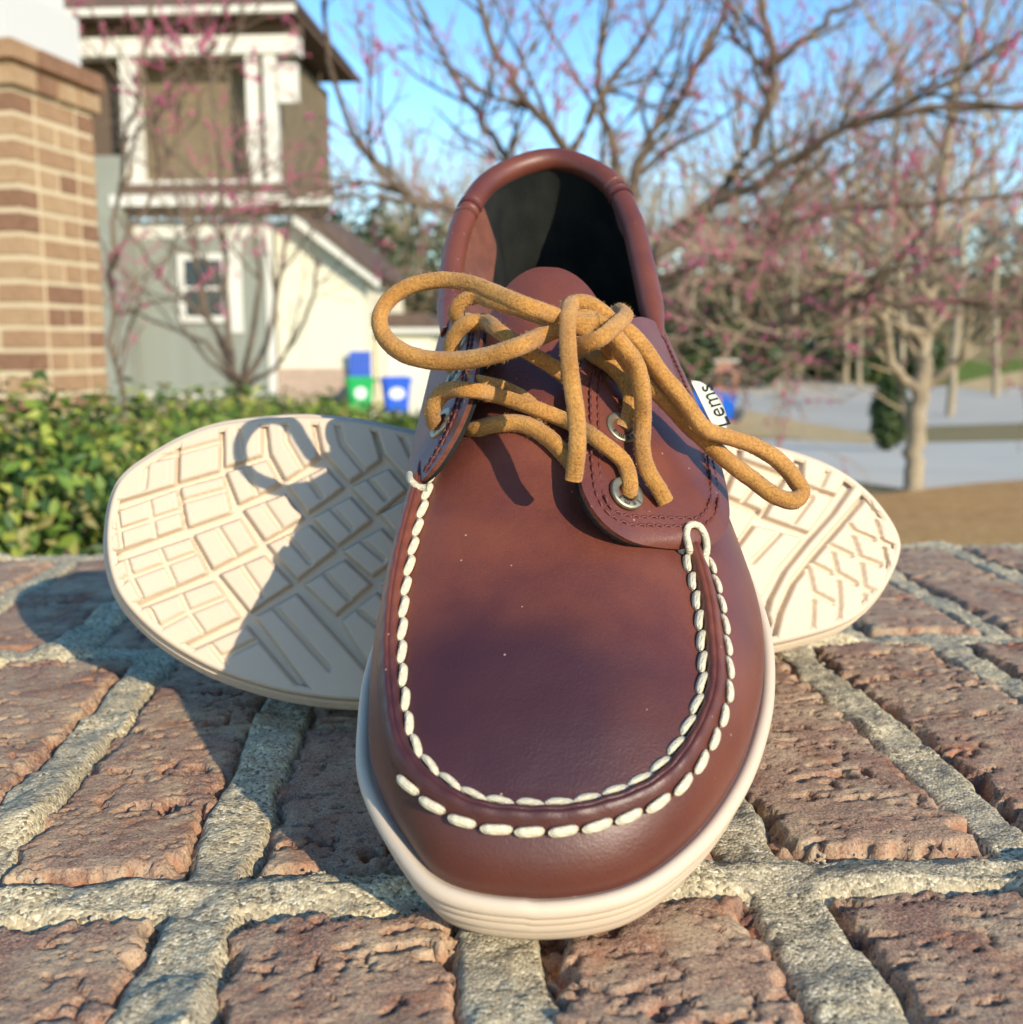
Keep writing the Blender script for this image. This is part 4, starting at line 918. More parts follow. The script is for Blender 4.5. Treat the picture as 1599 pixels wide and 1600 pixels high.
    pr[:, :, 0] *= 1 + .10 * wv[:, None] * scal; pr[:, :, 1] += .16 * wv[:, None] * scal + .15 * fbm2(L * .12, L * 0, 2, 120)[:, None] * scal
    V = path[:, None] + side[:, None] * pr[..., :1] + zup * pr[..., 1:]
    k = len(prof); FQ = gridF(420, k, False, True).tolist() + [list(range(k)), [419 * k + i for i in range(k)]]
    seam = add('seam_ridge', V.reshape(-1, 3), FQ, M_LEATHER)
    # hand stitches either side of the seam, each one its own short capsule
    st = MB(); n_, kk = 11, 8; xs = np.linspace(-1, 1, n_)
    Vs = []
    for x in xs:
        r = 1.12 * math.sqrt(max(.10, 1 - abs(x) ** 5)); a = np.arange(kk) * 2 * math.pi / kk
        Vs.append(np.c_[np.full(kk, x * 3.2), r * np.cos(a), r * .72 * np.sin(a) + .5 * (1 - x * x)])
    fq = gridF(n_, kk, False, True).tolist() + [list(range(kk))[::-1], [(n_-1)*kk + i for i in range(kk)]]
    sm = mesh('stitch', np.concatenate(Vs) * MM, fq, M_THREAD, None, True, link=False).data
    for row, (o_, z_) in enumerate(((-2.95, .75), (2.95, -.55))):
        for c in np.arange(PITCH * .5, L[-1] - 1, PITCH):
            p = np.array([np.interp(c, L, path[:, j]) for j in range(3)]); t_ = np.array([np.interp(c, L, tg[:, j]) for j in range(3)]); sd = np.array([np.interp(c, L, side[:, j]) for j in range(3)])
            if p[1] > 93 and row == 0 and p[0] > 0: continue
            if p[1] > 88 and p[0] > 0: continue
            if p[1] > 99: continue
            if row == 1 and p[0] < -24 and p[1] > 17: continue
            up_ = zup * (.8 if row == 0 else .55) + sd * (-.6 if row == 0 else .85); t_ = t_ + sd * (.16 if row == 0 else -.12) * (1 if row == 0 else 1)
            t_ /= np.linalg.norm(t_); up_ -= up_ @ t_ * t_; up_ /= np.linalg.norm(up_); yv = np.cross(up_, t_)
            o = bpy.data.objects.new('stitch', sm); COL.objects.link(o); o.parent = seam
            M4 = Matrix.Identity(4)
            jt = rng.uniform(.94, 1.05)
            for r_ in range(3): M4[r_][0] = t_[r_] * jt; M4[r_][1] = yv[r_]; M4[r_][2] = up_[r_]; M4[r_][3] = (p + sd * o_ + zup * z_)[r_] * MM
            o.matrix_local = M4
    # eyestay flaps with thickness
    def flap(G, name):
        n, m = G.shape[:2]
        e1 = np.gradient(G, axis=0); e2 = np.gradient(G, axis=1); nn = np.cross(e2, e1); nn = nn / (np.linalg.norm(nn, axis=2)[..., None] + 1e-9)
        ff = rbf(G[::4, ::3].reshape(-1, 3)); h_ = .8
        nn = np.stack([-(ff(G[..., 0] + h_, G[..., 1]) - ff(G[..., 0] - h_, G[..., 1])) / (2 * h_), -(ff(G[..., 0], G[..., 1] + h_) - ff(G[..., 0], G[..., 1] - h_)) / (2 * h_), np.ones(G.shape[:2])], -1)
        nn /= np.linalg.norm(nn, axis=2)[..., None]
        edge_d = np.minimum(np.arange(m)[None, :], np.arange(m)[::-1][None, :]) + np.zeros((n, 1))
        T = G + nn * .0; Bt = G - nn * (2.5 - 1.9 * np.linspace(0, 1, m)[None, :, None] ** 2) * (.3 + .7 * sstep(0, 8, np.arange(n)))[:, None, None]
        V = np.concatenate([T.reshape(-1, 3), Bt.reshape(-1, 3)]); q = gridF(n, m)
        top = add(name, V[:n*m], q, M_LEATHER)
        dn = np.sign(np.cross(V[q[200,1]] - V[q[200,0]], V[q[200,2]] - V[q[200,0]])[2])
        # thickness and black backing
        loop = np.r_[np.arange(n) * m, (n-1) * m + np.arange(1, m), np.arange(n-2, -1, -1) * m + m - 1]
        E = np.concatenate([V[loop], (T * .45 + Bt * .55).reshape(-1, 3)[loop]]); k = len(loop)
        add('cut_edge', E, np.array([[i, i+1, k+i+1, k+i] for i in range(k-1)]), M_LEDGE, top)
        E2 = np.concatenate([(T * .45 + Bt * .55).reshape(-1, 3)[loop], V[n*m:][loop]])
        bk = np.concatenate([V[n*m:], E2]); fq = np.concatenate([q[:, ::-1], np.array([[n*m + i, n*m + i+1, n*m + k+i+1, n*m + k+i] for i in range(k-1)])])
        add('flap_lining', bk, fq, M_BLACK, top)
        # two rows of fine stitching that follow the rim
        out = np.concatenate([catmull(G[::-1, -1], 90)[:-1], catmull(G[:, 0], 90)]) if name == 'lateral_flap' else catmull(G[2:, 0], 90)
        cen2 = G.reshape(-1, 3).mean(0); mb = MB()
        for ins in (3.4, 5.4):
            tg2 = np.gradient(out, axis=0); tg2 /= np.linalg.norm(tg2, axis=1)[:, None]
            nm = np.cross(zup, tg2); nm /= np.linalg.norm(nm, axis=1)[:, None] + 1e-9
            inn = np.array([nm[i] if nm[i] @ (cen2 - out[i]) > 0 else -nm[i] for i in range(len(out))])
            for _ in range(6): inn = (np.roll(inn, 1, 0) + inn + np.roll(inn, -1, 0)) / 3
            q_ = out + inn * ins
            if name == 'medial_flap': q_ = catmull(G[4:-2, 2 if ins < 4 else 3], 90)
            else: q_ = np.array([G.reshape(-1, 3)[np.argmin(((G.reshape(-1, 3)[:, :2] - p[:2]) ** 2).sum(1))] * [0, 0, 1] + [p[0], p[1], 0] for p in q_])
            for _ in range(3): q_[1:-1, 2] = (q_[:-2, 2] + q_[1:-1, 2] + q_[2:, 2]) / 3
            q_ = catmull(q_[2:-2], 400); Lq = np.r_[0, np.cumsum(np.linalg.norm(np.diff(q_, axis=0), axis=1))]
            for c in np.arange(1, Lq[-1] - 2.4, 2.7):
                seg = np.array([[np.interp(c + e, Lq, q_[:, j]) for j in range(3)] for e in (0, .5, 1.1, 1.7, 2.1)]); seg[:, 2] += np.array([-.25, .25, .35, .25, -.25]) + .1
                mb.add(*sweep(seg, circ(.38, 5)))
        o = add('fine_stitching', np.concatenate(mb.V), mb.Q, M_REDTHR, top); o['kind'] = 'stuff'
        return top, nn
    fl, nnl = flap(GL, 'lateral_flap'); fm, nnm = flap(GM, 'medial_flap')
    fl['label'] = 'outer lace flap with metal eyelets and double stitching'
    # eyelets
    def eyelet(p, par, G, nn, text=True):
        Pf = G.reshape(-1, 3); k = np.argmin(((Pf - p) ** 2).sum(1)); n = nn.reshape(-1, 3)[k]
        a = np.arange(36) * 2 * math.pi / 36; e = np.array([0, 1., 0]); e -= e @ n * n; e /= np.linalg.norm(e); f_ = np.cross(e, n)
        pr = [(4.75, -.3), (4.7, .3), (4.5, .58), (4.2, .66), (3.0, .70), (2.65, .6), (2.4, .2), (2.35, -1.8)]
        V = np.concatenate([p + (np.cos(a)[:, None] * f_ + np.sin(a)[:, None] * e) * r + n * z for r, z in pr])
        ey = add('eyelet', V, gridF(len(pr), 36, False, True), M_BRASS, par)
        V = np.concatenate([[p - n * .9], p - n * .9 + (np.cos(a)[:, None] * f_ + np.sin(a)[:, None] * e) * 2.34])
        add('eyelet_hole', V, [[0, 1 + i, 1 + (i + 1) % 36] for i in range(36)], M_BLACK, ey, False)
        if text:
            cv = bpy.data.curves.new('txt', 'FONT'); me_all = []
            for ch, ang in zip('lems', (-22, -52, -88, -124)):
                cv.body = ch; cv.size = 2.2; cv.align_x = 'CENTER'; cv.align_y = 'CENTER'; cv.resolution_u = 3
                ob = bpy.data.objects.new('txt', cv); COL.objects.link(ob); bpy.context.view_layer.update()
                m_ = bpy.data.meshes.new_from_object(ob.evaluated_get(bpy.context.evaluated_depsgraph_get()))
                th = math.radians(ang); c_, s_2 = math.cos(th), math.sin(th)
                rad = f_ * c_ + e * s_2; tn = -f_ * s_2 + e * c_
                Vt = np.array([p + n * .80 + rad * (3.6 + v.co.y) - tn * v.co.x for v in m_.vertices])
                me_all.append((Vt, [list(q.vertices) for q in m_.polygons])); bpy.data.objects.remove(ob)
            mb = MB(); [mb.add(v_, q_) for v_, q_ in me_all]
            add('eyelet_lettering', np.concatenate(mb.V), mb.Q, M_INK, ey, False)
        return p, n
    EY = {}
    for nm, q in (('l1', (980, 764)), ('l2', (971, 662)), ('l3', (968, 575))): EY[nm] = eyelet(px_on(*q, 0.1), fl, GL, nnl, full)
    for nm, q in (('m1', (681, 655)), ('m2', (706, 572)), ('m3', (733, 488))):
        j = {'m1': 15, 'm2': 26, 'm3': 36}[nm]; EY[nm] = eyelet(GM[j, 5], fm, GM, nnm, full)
    # collar: padded roll, seams on it, lining
    ic = np.arange(LMI[10] - 12, LMI[21] + 1)
    cpath = CU[ic] + np.c_[np.zeros((len(ic), 2)), np.full(len(ic), -1.0)]
    cpath = cpath - n3[ic] * .6
    path = catmull(cpath[::3], 160); rr = np.r_[np.linspace(2.2, 4.3, 14), np.full(132, 4.3), np.linspace(4.3, 2.2, 14)]
    pr = circ(1, 14)[None] * rr[:, None, None]
    V, FQ = sweep(path, pr, (0, 0, 1)); collar = add('collar_roll', V, FQ, M_LEATHER)
    for f_ in (.335, .665):
        i = int(160 * f_); V, FQ = sweep(path[i-1:i+2], circ(4.62, 16), (0, 0, 1)); add('collar_seam', V, FQ, M_REDTHR, collar)
        V, FQ = sweep(path[i+2:i+5], circ(4.5, 16), (0, 0, 1)); add('collar_seam', V, FQ, M_LEATHER, collar)
    # lining inside: suede band under the roll, black below
    inn = CU[ic] - n3[ic] * 3.6; padm = sstep(5, -20, CU[ic, 0]) * sstep(275, 245, CU[ic, 1]); base = ring(-7.5, 18)[ic] - n3[ic] * (15 * padm)[:, None]
    t2 = np.linspace(0, 1, 20)[:, None, None]; mid = base + zup * (inn[:, 2:] - 18) * .5 + n3[ic] * (1.0 - 3 * padm)[:, None]
    LW = (1-t2)**2 * inn + 2*(1-t2)*t2 * mid + t2**2 * base
    add('lining', LW.reshape(-1, 3), gridF(20, len(ic))[:, ::-1], M_BLACK)
    ul = np.linspace(0, 1, len(ic))
    for nm, lo, hi, dep in (('suede_panel', .02, .335, lambda x: .20 + .0 * x), ('suede_panel', .665, .985, lambda x: .20 + .55 * x ** 1.4)):
        sel = np.where((ul >= lo) & (ul <= hi))[0]; x = (ul[sel] - lo) / (hi - lo); dp = np.clip(dep(x) + .03 * np.sin(x * 9), .05, .9) * sstep(0, .06, x if lo > .5 else 1 - x)
        t3 = np.linspace(0, 1, 12)[:, None] * dp[None]; t3 = t3[..., None]
        Sx = (1-t3)**2 * inn[sel] + 2*(1-t3)*t3 * mid[sel] + t3**2 * base[sel] - n3[ic][sel] * .5
        add(nm, Sx.reshape(-1, 3), gridF(12, len(sel))[:, ::-1], M_SUEDE)
    P['EY'] = EY; P['path'] = path
    return P

# ---- tread pattern, traced on the sole of the shoe that lies on its side
def frameB(psi, tau, spin=0):
    p, t = math.radians(psi), math.radians(tau)
    es = np.array([math.cos(p), math.sin(p), 0]); h = np.array([-math.sin(p), math.cos(p), 0]); upv = np.array([0, 0, 1.])
    ez = h * math.cos(t) - upv * math.sin(t); et = -(upv * math.cos(t) + h * math.sin(t))
    a = math.radians(spin); es2 = es * math.cos(a) + et * math.sin(a); et2 = et * math.cos(a) - es * math.sin(a)
    return np.stack([et2, es2, ez], 1)
RB = frameB(8.5, 17, 1.2); SB = .965
_tip = None
def _fitB():
    d = ray(150, 846)
    # the toe of the lying shoe: on the ray through its left end, at the depth where its lower rim meets the ledge
    k = .353 / d[1]; return CAM + d * k - RB @ np.array([0, -.0075, 0])
OB = _fitB()
lowb = ((np.concatenate([ring(o, z) for o, z in PROF]) * MM * SB) @ RB.T + OB)[:, 2].min(); OB = OB - np.array([0, 0, lowb + .0004])
def pb(zx, zy, reg):
    if reg == 'L': x, y = 140 + zx / 2.961, 620 + zy / 2.961
    else: x, y = 1080 + zx / 4, 660 + zy / 4
    return (back(x, y, OB, RB, 0) / MM / SB)[:2]
LUGS_L = [[(-60,540),(-60,100),(240,20),(400,60),(396,405),(230,455)], [(418,140),(600,60),(600,340),(412,395)], [(618,60),(792,40),(800,268),(625,325)],
  [(812,40),(1010,30),(1060,280),(905,385),(838,262)], [(1035,30),(1275,40),(1350,290),(1205,395),(1080,255)], [(1295,40),(1560,100),(1620,290),(1490,400),(1360,260)],
  [(-80,600),(400,428),(432,605),(-80,790)], [(418,418),(615,365),(655,535),(455,605)], [(630,345),(818,290),(880,405),(690,495)], [(915,408),(1090,322),(1178,418),(1012,538)],
  [(1208,415),(1385,330),(1470,430),(1330,545)], [(-80,830),(465,650),(545,815),(60,1025)], [(480,638),(695,560),(775,688),(570,798)], [(710,520),(900,450),(988,558),(812,665)],
  [(1030,558),(1208,460),(1308,570),(1152,688)], [(1345,540),(1500,450),(1620,560),(1460,680)], [(60,1045),(575,850),(695,1020),(270,1230)], [(600,820),(808,732),(938,868),(742,996)], [(820,680),(1020,590),(1138,708),(962,848)],
  [(1170,712),(1350,605),(1460,720),(1310,830)], [(290,1255),(725,1060),(1010,1400),(700,1560)], [(765,1018),(958,910),(1330,1330),(1250,1560),(1080,1440)], [(992,868),(1180,752),(1305,868),(1140,1010)],
  [(1165,1038),(1330,905),(1600,1180),(1400,1420)], [(1345,860),(1500,740),(1640,860),(1480,990)]]
SLOT_L = [[(160,360),(265,295),(400,265)], [(270,235),(250,420)], [(415,255),(600,205)], [(690,115),(700,270)], [(905,100),(910,200),(980,320)], [(1140,100),(1170,220),(1270,340)], [(1440,170),(1500,290)],
  [(95,630),(410,525)], [(125,540),(145,690)], [(270,470),(300,640)], [(440,480),(620,430)], [(725,330),(770,440)], [(1010,375),(1070,460)], [(1300,385),(1370,470)],
  [(145,860),(170,835),(200,830),(480,725)], [(170,755),(190,830),(235,920)], [(320,700),(390,860)], [(590,600),(670,725)], [(810,500),(880,600)], [(1120,515),(1210,610)],
  [(280,990),(320,1070),(450,1000),(625,930)], [(425,920),(460,1000),(520,1085)], [(710,790),(800,920)], [(925,655),(1020,765)], [(1260,665),(1360,750)], [(565,1155),(625,1230)], [(625,1200),(780,1125)],
  [(860,980),(1110,1260)], [(1090,820),(1200,935)], [(1250,990),(1340,1070)]]
LUGS_R = [[(325,60),(665,80),(650,300),(590,322),(318,222)], [(720,80),(1040,245),(918,455),(700,380)], [(-60,-20),(300,60),(296,215),(190,380),(-60,300)], [(300,255),(575,345),(445,575),(432,545),(225,455)],
  [(600,345),(905,470),(745,690),(465,590)], [(210,480),(415,570),(300,740),(90,640)], [(405,640),(715,720),(560,900),(470,1060),(400,1200),(250,1100),(240,860)],
  [(1065,265),(1118,325),(1075,460),(940,615),(765,815),(630,990),(545,1180),(520,1290),(485,1200),(510,1100),(600,925),(740,750),(900,570),(1015,405)],
  [(1140,320),(1500,300),(1500,1500),(500,1500),(540,1330),(575,1185),(655,1005),(790,835),(965,632),(1100,472)]]
SLOT_R = [[(860,210),(872,280),(820,390)], [(500,60),(480,200)], [(390,410),(330,490)], [(760,470),(650,620)], [(560,690),(390,870)],
  [(1105,470),(1150,560),(1360,660)], [(1000,640),(1030,680),(1150,730)], [(1165,620),(1200,740),(1370,820)], [(1020,720),(1060,840),(1190,890)], [(880,770),(1010,830)], [(1210,790),(1240,910),(1340,975)],
  [(890,820),(920,940),(1040,1010)], [(1070,890),(1090,1030),(1200,1085)], [(760,880),(880,940)], [(1235,960),(1220,1110)], [(740,920),(770,1060),(900,1130)], [(925,1000),(935,1150),(920,1290)], [(1090,1080),(1080,1240)], [(770,1120),(760,1330)]]
def poly_sd(P, X, Y):                                      # signed distance, positive inside
    P = np.asarray(P); d = np.full(X.shape, 1e9); ins = np.zeros(X.shape, bool); n = len(P)
    for i in range(n):
        a, b = P[i], P[(i+1) % n]; e = b - a; wx, wy = X - a[0], Y - a[1]
        h = np.clip((wx * e[0] + wy * e[1]) / (e @ e + 1e-9), 0, 1); d = np.minimum(d, np.hypot(wx - e[0] * h, wy - e[1] * h))
        c = ((a[1] > Y) != (b[1] > Y)); xi = (b[0]-a[0]) * (Y - a[1]) / (b[1] - a[1] + 1e-12) + a[0]; ins ^= c & (X < xi)
    return np.where(ins, d, -d)
def line_d(P, X, Y):
    d = np.full(X.shape, 1e9)
    for a, b in zip(P[:-1], P[1:]):
        a, b = np.asarray(a), np.asarray(b); e = b - a; wx, wy = X - a[0], Y - a[1]; h = np.clip((wx*e[0]+wy*e[1])/(e@e+1e-9), 0, 1)
        d = np.minimum(d, np.hypot(wx - e[0]*h, wy - e[1]*h))
    return d
TREAD_CACHE = []
def tread(outsole):
    if not TREAD_CACHE:
        C = CO + NO * -5.2
        nb = int(LMI[15]); lat = C[:nb + 1]; med = C[np.r_[0, np.arange(NP_ - 1, nb - 1, -1)]]
        s0, s1 = C[:, 1].min() + .02, C[:, 1].max() - .02
        c = np.cos(np.linspace(math.pi, 0, 60)); lin = np.linspace(-1, 1, 430); sv_ = np.sort(np.r_[s0 + (s1 - s0) * (lin + 1) / 2, s0 + .3 * np.arange(12) ** 1.2, s1 - .3 * np.arange(12) ** 1.2])
        sv_ = sv_[(sv_ >= s0) & (sv_ <= s1)]
        ol = np.argsort(lat[:, 1]); om = np.argsort(med[:, 1])
        tl = np.interp(sv_, lat[ol, 1], lat[ol, 0]); tm = np.interp(sv_, med[om, 1], med[om, 0])
        w = np.linspace(0, 1, 150); T = tm[:, None] * (1 - w) + tl[:, None] * w; S = np.repeat(sv_[:, None], 150, 1)
        H = np.full(T.shape, 3.3); ID = np.full(T.shape, -1)
        lugs = [[pb(*p, 'L') for p in L] for L in LUGS_L] + [[pb(*p, 'R') for p in L] for L in LUGS_R]
        # the part hidden behind the upright shoe: the same slanted blocks carried on
        ua = np.array(pb(1210, 460, 'L')) - np.array(pb(1030, 558, 'L')); ub = np.array(pb(1152, 688, 'L')) - np.array(pb(1030, 558, 'L'))
        g0 = np.array(pb(1560, 480, 'L'))
        for i in range(-4, 5):
            for j in range(-4, 5):
                o_ = g0 + (ua * i + ub * j) * 1.14; q_ = [o_, o_ + ua, o_ + ua + ub, o_ + ub]; cx = np.mean(q_, 0)
                if max(poly_sd(L, np.array([p[0]]), np.array([p[1]]))[0] for L in lugs for p in q_ + [cx]) > -.8: continue
                lugs.append(q_)
        for k, L in enumerate(lugs):
            sd = poly_sd(L, T, S) + .1
            heel = k == len(LUGS_L) + len(LUGS_R) - 1
            h = 3.3 - 3.3 * sstep(-.4, .75, sd)
            if not heel: h = h + .22 * np.exp(-((sd - 2.3) / .28) ** 2) - .12 * sstep(1.8, 2.6, sd)
            H = np.where(sd > -.45, np.minimum(H, h), H); ID = np.where(sd > -.2, k, ID)
        slots = [[pb(*p, 'L') for p in L] for L in SLOT_L] + [[pb(*p, 'R') for p in L] for L in SLOT_R]
        for L in slots: H = np.maximum(H, 1.9 * (1 - sstep(.45, 1.2, line_d(L, T, S))))
        hz = ID == len(LUGS_L) + len(LUGS_R) - 1
        H += np.where(hz & (poly_sd(lugs[len(LUGS_L) + len(LUGS_R) - 1], T, S) > 3), .13 * np.maximum(np.cos((T + S * .12) * 2 * math.pi / 2.6), np.cos((S - T * .12) * 2 * math.pi / 2.6)), 0)
        H += .35 - .0 * T
        V = np.stack([T, S, H], -1).reshape(-1, 3) * MM; FQ = gridF(*T.shape)[:, ::-1]
        fid = ID.ravel()[FQ[:, 0]]
        for k in np.unique(fid):
            f = FQ[fid == k]
            if k >= 0 and len(f) < 60: f0 = f; TREAD_CACHE.append((-2, V, f)); continue
            used = np.unique(f); re = -np.ones(len(V), int); re[used] = np.arange(len(used)); TREAD_CACHE.append((k, V[used], re[f]))
        TREAD_CACHE[:] = [(k, v, f) for k, v, f in TREAD_CACHE if k != -2]
        for i, (k, v, f) in enumerate(TREAD_CACHE):
            TREAD_CACHE[i] = (k, mesh('tread_block' if k >= 0 else 'tread_floor', v, f, M_RUBBER, None, True, link=False).data)
    for k, me in TREAD_CACHE:
        o = bpy.data.objects.new('tread_block' if k >= 0 else 'tread_floor', me); COL.objects.link(o); o.parent = outsole
# ---------------------------------------------------------------- the upright shoe and its laces
shoe = empty('moccasin_shoe')
tag(shoe, 'oxblood leather moccasin with tan laces tied in a bow, toe down on the bricks', 'shoe', 'pair of leather moccasins')
PA = shoe_parts(shoe)
def to_lo(pts): return np.asarray(pts) * MM
def lace_pts(L):
    out = []
    for p in L:
        if len(p) == 3: out.append(px_on(*p))              # x, y, lift above the leather
        else: out.append(px(p[0], p[1], p[3]))             # x, y, '@', height above the sole
    return np.array(out)
def A_(x, y, z): return (x, y, '@', z)
r0 = 2.15
LACES = [
  # front crossing, over the top, from the outer lower eyelet to the inner lower eyelet
  [(981,768,-1.5), (985,752,1.6), (975,716,3), (936,682,4), (886,652,4), (836,632,4.5), (786,615,5), A_(735,603,77), A_(694,606,74), A_(676,632,69), A_(679,657,62.5)],
  [A_(728,672,57), A_(742,665,62), (772,657,2.2), (810,655,2.2), (846,670,2.4), (884,705,2.4), A_(925,760,54)],
  [A_(738,588,72), A_(752,592,73), (788,601,2.2), (824,621,2.0), (852,652,2.0)],
  # second crossing
  [(971,666,-1.5), (981,648,1.6), (985,612,3.5), (970,582,4), (944,558,4.2), (908,546,4.5), (860,536,4.5), (815,528,4)],
  [A_(707,572,68), A_(705,545,74), A_(711,518,79), A_(730,500,82.5), A_(756,497,83), A_(780,511,87), A_(802,527,85.5), A_(830,546,82.5), A_(860,564,78), A_(897,592,71)],
  # top eyelet, inner side, to the knot
  [A_(733,494,76), A_(718,496,80), A_(713,480,84), A_(724,464,87), A_(745,457,88.5), A_(770,465,89), A_(815,478,89.5), A_(860,492,90), A_(905,502,90)],
  # the left loop of the bow
  [A_(925,512,92), A_(872,488,96), A_(822,470,101), A_(772,450,102), A_(735,436,102), A_(685,431,101), A_(637,442,99), A_(606,464,96), A_(593,492,93), A_(601,520,90), A_(626,542,88), A_(660,554,87), A_(710,557,87.5), A_(760,550,90), A_(810,534,93), A_(850,516,92), A_(890,500,94), A_(935,497,94)],
  # hanging end in front
  [A_(962,503,88), A_(955,494,92), A_(936,477,95), A_(915,466,96.5), A_(897,467,96.5), A_(888,488,96.5), A_(889,550,92), A_(895,600,87), A_(902,650,81), A_(902,700,75), A_(897,741,68.5)],
  # the knot
  [A_(893,520,88), A_(905,533,90.5), A_(937,522,94), A_(962,502,94.5), A_(976,488,93), A_(966,482,90), A_(948,497,87)],
  [A_(880,524,90), A_(884,503,93), A_(912,489,94.5), A_(938,499,93), A_(950,512,90)],
  [A_(930,505,86), A_(948,530,84), (962,556,4), (968,575,0)],
  # hanging end on the flap
  [A_(940,505,90), A_(954,513,91.5), A_(976,538,88.5), A_(995,566,83), A_(1004,607,76), (1005,654,7), (1004,695,5), (1014,731,4.2), (1030,757,3.5), (1041,777,2.6)],
  # the right loop of the bow
  [A_(948,505,91), A_(978,511,91), A_(1003,535,87), A_(1030,574,80), A_(1058,607,74), A_(1077,632,70), A_(1099,662,66), A_(1135,676,62), A_(1176,689,58), A_(1217,714,53), A_(1242,742,49), A_(1254,764,46.5), A_(1242,776,46), A_(1213,769,47.5), A_(1171,739,51.5), A_(1132,709,56), A_(1102,681,59.5), A_(1078,660,62.5), A_(1047,626,68.5), A_(1014,593,75.5), A_(989,568,80.5), A_(970,541,84.5), A_(950,515,87)],
]
def build_laces(par, fuzz=True):
    mb = MB(); hairs = []
    for li, L in enumerate(LACES):
        C = catmull(lace_pts(L), max(30, int(9 * len(L))))
        Ln = np.r_[0, np.cumsum(np.linalg.norm(np.diff(C, axis=0), axis=1))]
        k = 12; a = np.arange(k) * 2 * math.pi / k + math.pi / 4 + li
        sq = 1 / np.maximum(np.abs(np.cos(a - li)), np.abs(np.sin(a - li))); rad = r0 * (.62 + .38 * sq / 1.414 * 1.3)
        nz = 1 + .05 * fbm2(Ln[:, None] * .35 + li * 9, a[None] * .8, 2, 150) + .02 * fbm2(Ln[:, None] * 2 + li * 9, a[None] * 3, 1, 151)
        pr = np.stack([np.cos(a), np.sin(a)], -1)[None] * (rad[None] * nz)[..., None]
        V, Q = sweep(C, pr); mb.add(V, Q)
        if fuzz:
            n = int(Ln[-1] * 26)
            i = rng.integers(1, len(C) - 1, n); j = rng.integers(0, k, n); Vg = V.reshape(len(C), k, 3)
            p = Vg[i, j]; ou = p - C[i]; ou /= np.linalg.norm(ou, axis=1)[:, None]
            dr = ou + rng.normal(0, .7, (n, 3)); dr /= np.linalg.norm(dr, axis=1)[:, None]
            ln = rng.gamma(2.0, .19, n)[:, None]; wd = np.cross(dr, rng.normal(0, 1, (n, 3))); wd /= np.linalg.norm(wd, axis=1)[:, None]
            hairs.append(np.stack([p - wd * .075 - ou * .08, p + wd * .075 - ou * .08, p + dr * ln], 1))
    lace = mesh('lace', np.concatenate(mb.V) * MM, mb.Q, M_LACE, par)
    if fuzz:
        hq = np.concatenate(hairs).reshape(-1, 3) * MM
        o = mesh('suede_fuzz', hq, np.arange(len(hq)).reshape(-1, 3), M_LACE, lace, False); o['kind'] = 'stuff'
    return lace
lace = build_laces(shoe)
# long cream bar stitches at the front of the flaps
def bar(pts, par):
    C = catmull(np.array([px_on(*p) for p in pts]), 40); V, Q = sweep(C, circ(.95, 8)); return mesh('bar_stitch', V * MM, Q, M_THREAD, par)
bar([(1079,862,-2), (1077,848,.9), (1073,828,.9), (1077,815,1.0), (1092,815,1.0), (1102,830,1.0), (1105,848,1.0), (1102,868,1.0), (1104,884,-.6)], shoe)
bar([(640,735,.8), (643,746,1.0), (655,755,1.2), (668,756,.6)], shoe)
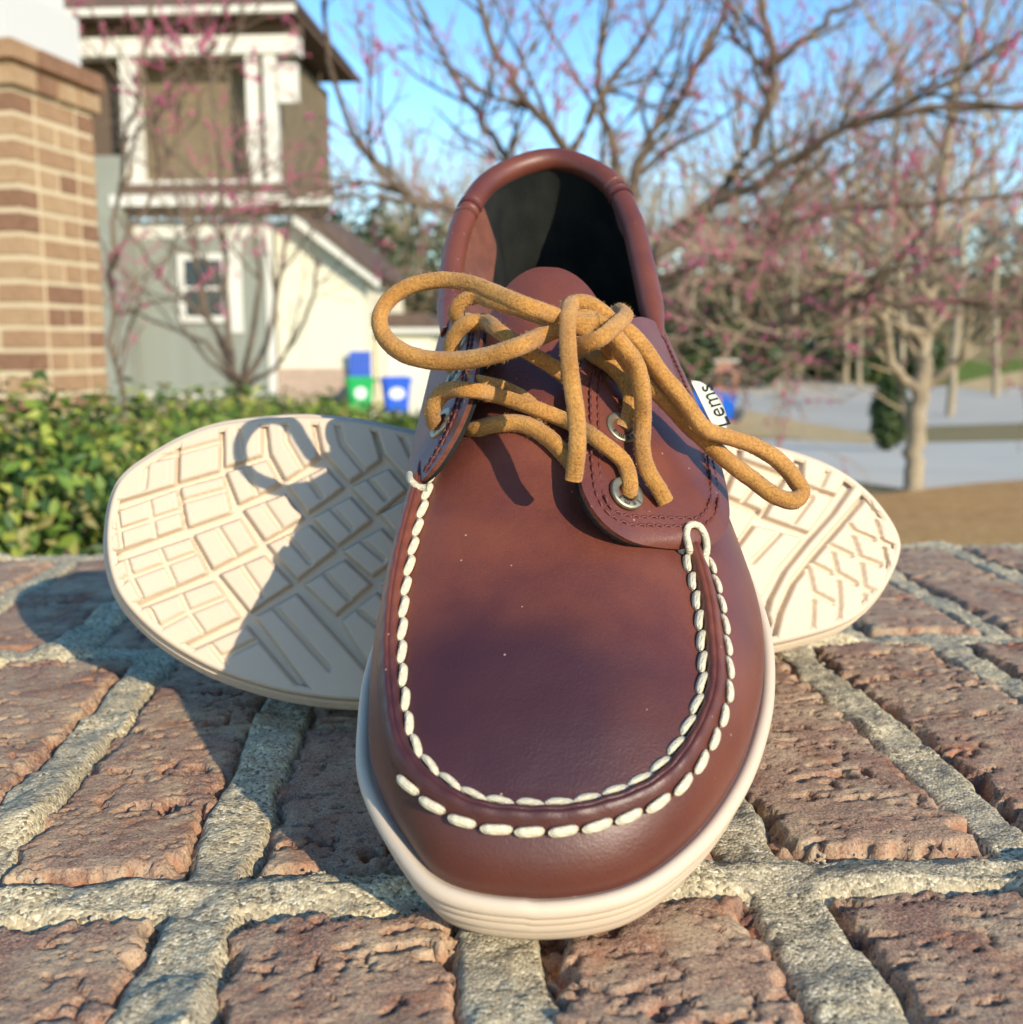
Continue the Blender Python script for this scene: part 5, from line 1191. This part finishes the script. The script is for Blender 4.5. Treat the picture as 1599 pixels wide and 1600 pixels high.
# woven label sewn into the outer side seam
def side_label():
    o0 = px(1082, 612, 45); c = [px(1083, 600, 45), px(1127, 672, 38), px(1109, 608, 48.5), px(1087, 592, 50)]
    a, b = px(1080, 590, 47), px(1124, 680, 36)             # sewn edge, along the flap's rim
    ax = (b - a); Ln = np.linalg.norm(ax); ax /= Ln
    outv = np.cross(ax, np.array([.15, -.62, .75])); outv = outv if outv[0] > 0 else -outv; outv -= outv @ ax * ax; outv /= np.linalg.norm(outv); nv = np.cross(ax, outv)
    W = 6.2; n = 26; V = []
    for i in range(n):
        x = i / (n - 1); w = W * math.sin(math.pi * min(1, max(0, x * 1.0))) ** .45
        for j in range(5): V.append(a + ax * Ln * x + outv * (w * j / 4) + nv * (.5 * math.sin(j / 4 * 3)))
    V = np.array(V); Vb = V - nv * .7
    q = gridF(n, 5); loop = np.r_[np.arange(n) * 5, (n-1)*5 + np.arange(1, 5), np.arange(n-2, -1, -1) * 5 + 4, np.arange(3, 0, -1)]
    k = len(loop); sidef = np.array([[loop[i], loop[(i+1) % k], loop[(i+1) % k] + n*5, loop[i] + n*5] for i in range(k)])
    lab = mesh('woven_label', np.concatenate([V, Vb]) * MM, np.concatenate([q, q[:, ::-1] + n*5, sidef]), M_TAG, shoe)
    cv = bpy.data.curves.new('txt', 'FONT'); cv.body = 'Lems'; cv.size = 7.4; cv.align_x = 'CENTER'; cv.align_y = 'CENTER'; cv.resolution_u = 4
    ob = bpy.data.objects.new('txt', cv); COL.objects.link(ob); bpy.context.view_layer.update()
    m_ = bpy.data.meshes.new_from_object(ob.evaluated_get(bpy.context.evaluated_depsgraph_get())); bpy.data.objects.remove(ob)
    face = -nv if (PXR @ nv)[1] > 0 else nv
    off = .28 if face @ nv > 0 else -.98
    mid = a + ax * Ln * .5 + outv * W * .52
    tv = np.array([mid - ax * v.co.x * 1.05 + (np.cross(face, -ax)) * v.co.y + nv * (off + (.35 if off > 0 else .35)) for v in m_.vertices])
    mesh('label_lettering', tv * MM, [list(p.vertices) for p in m_.polygons], M_INK, lab, False)
side_label()
def place(root, R, O, flip=False):
    M4 = Matrix.Identity(4)
    for r in range(3):
        for c in range(3): M4[r][c] = R[r][c]
        M4[r][3] = O[r]
    root.matrix_world = M4
low = ((np.concatenate([ring(o, z) for o, z in PROF]) * MM) @ PXR.T + SHO)[:, 2].min()
OA = SHO - np.array([0, 0, low + .0004])
place(shoe, PXR, OA)
# ---------------------------------------------------------------- its pair, lying on its side behind
shoe_b = empty('moccasin_shoe')
tag(shoe_b, 'leather moccasin lying on its side, cream treaded sole facing out behind the upright shoe', 'shoe', 'pair of leather moccasins')
def copy_tree(src, par):
    for ch in [c for c in src.children]:
        if ch.name.split('.')[0] in ('woven_label', 'eyelet_lettering'): continue
        c = copy_of(ch, par); copy_tree(ch, c)
copy_tree(shoe, shoe_b)
print('shoe A low', low, 'shoe B shift', lowb)
Rm = Matrix([list(map(float, r)) for r in (RB @ np.diag([-1, 1, 1]))])
shoe_b.location = OB; shoe_b.rotation_euler = Rm.to_euler(); shoe_b.scale = (-SB, SB, SB)
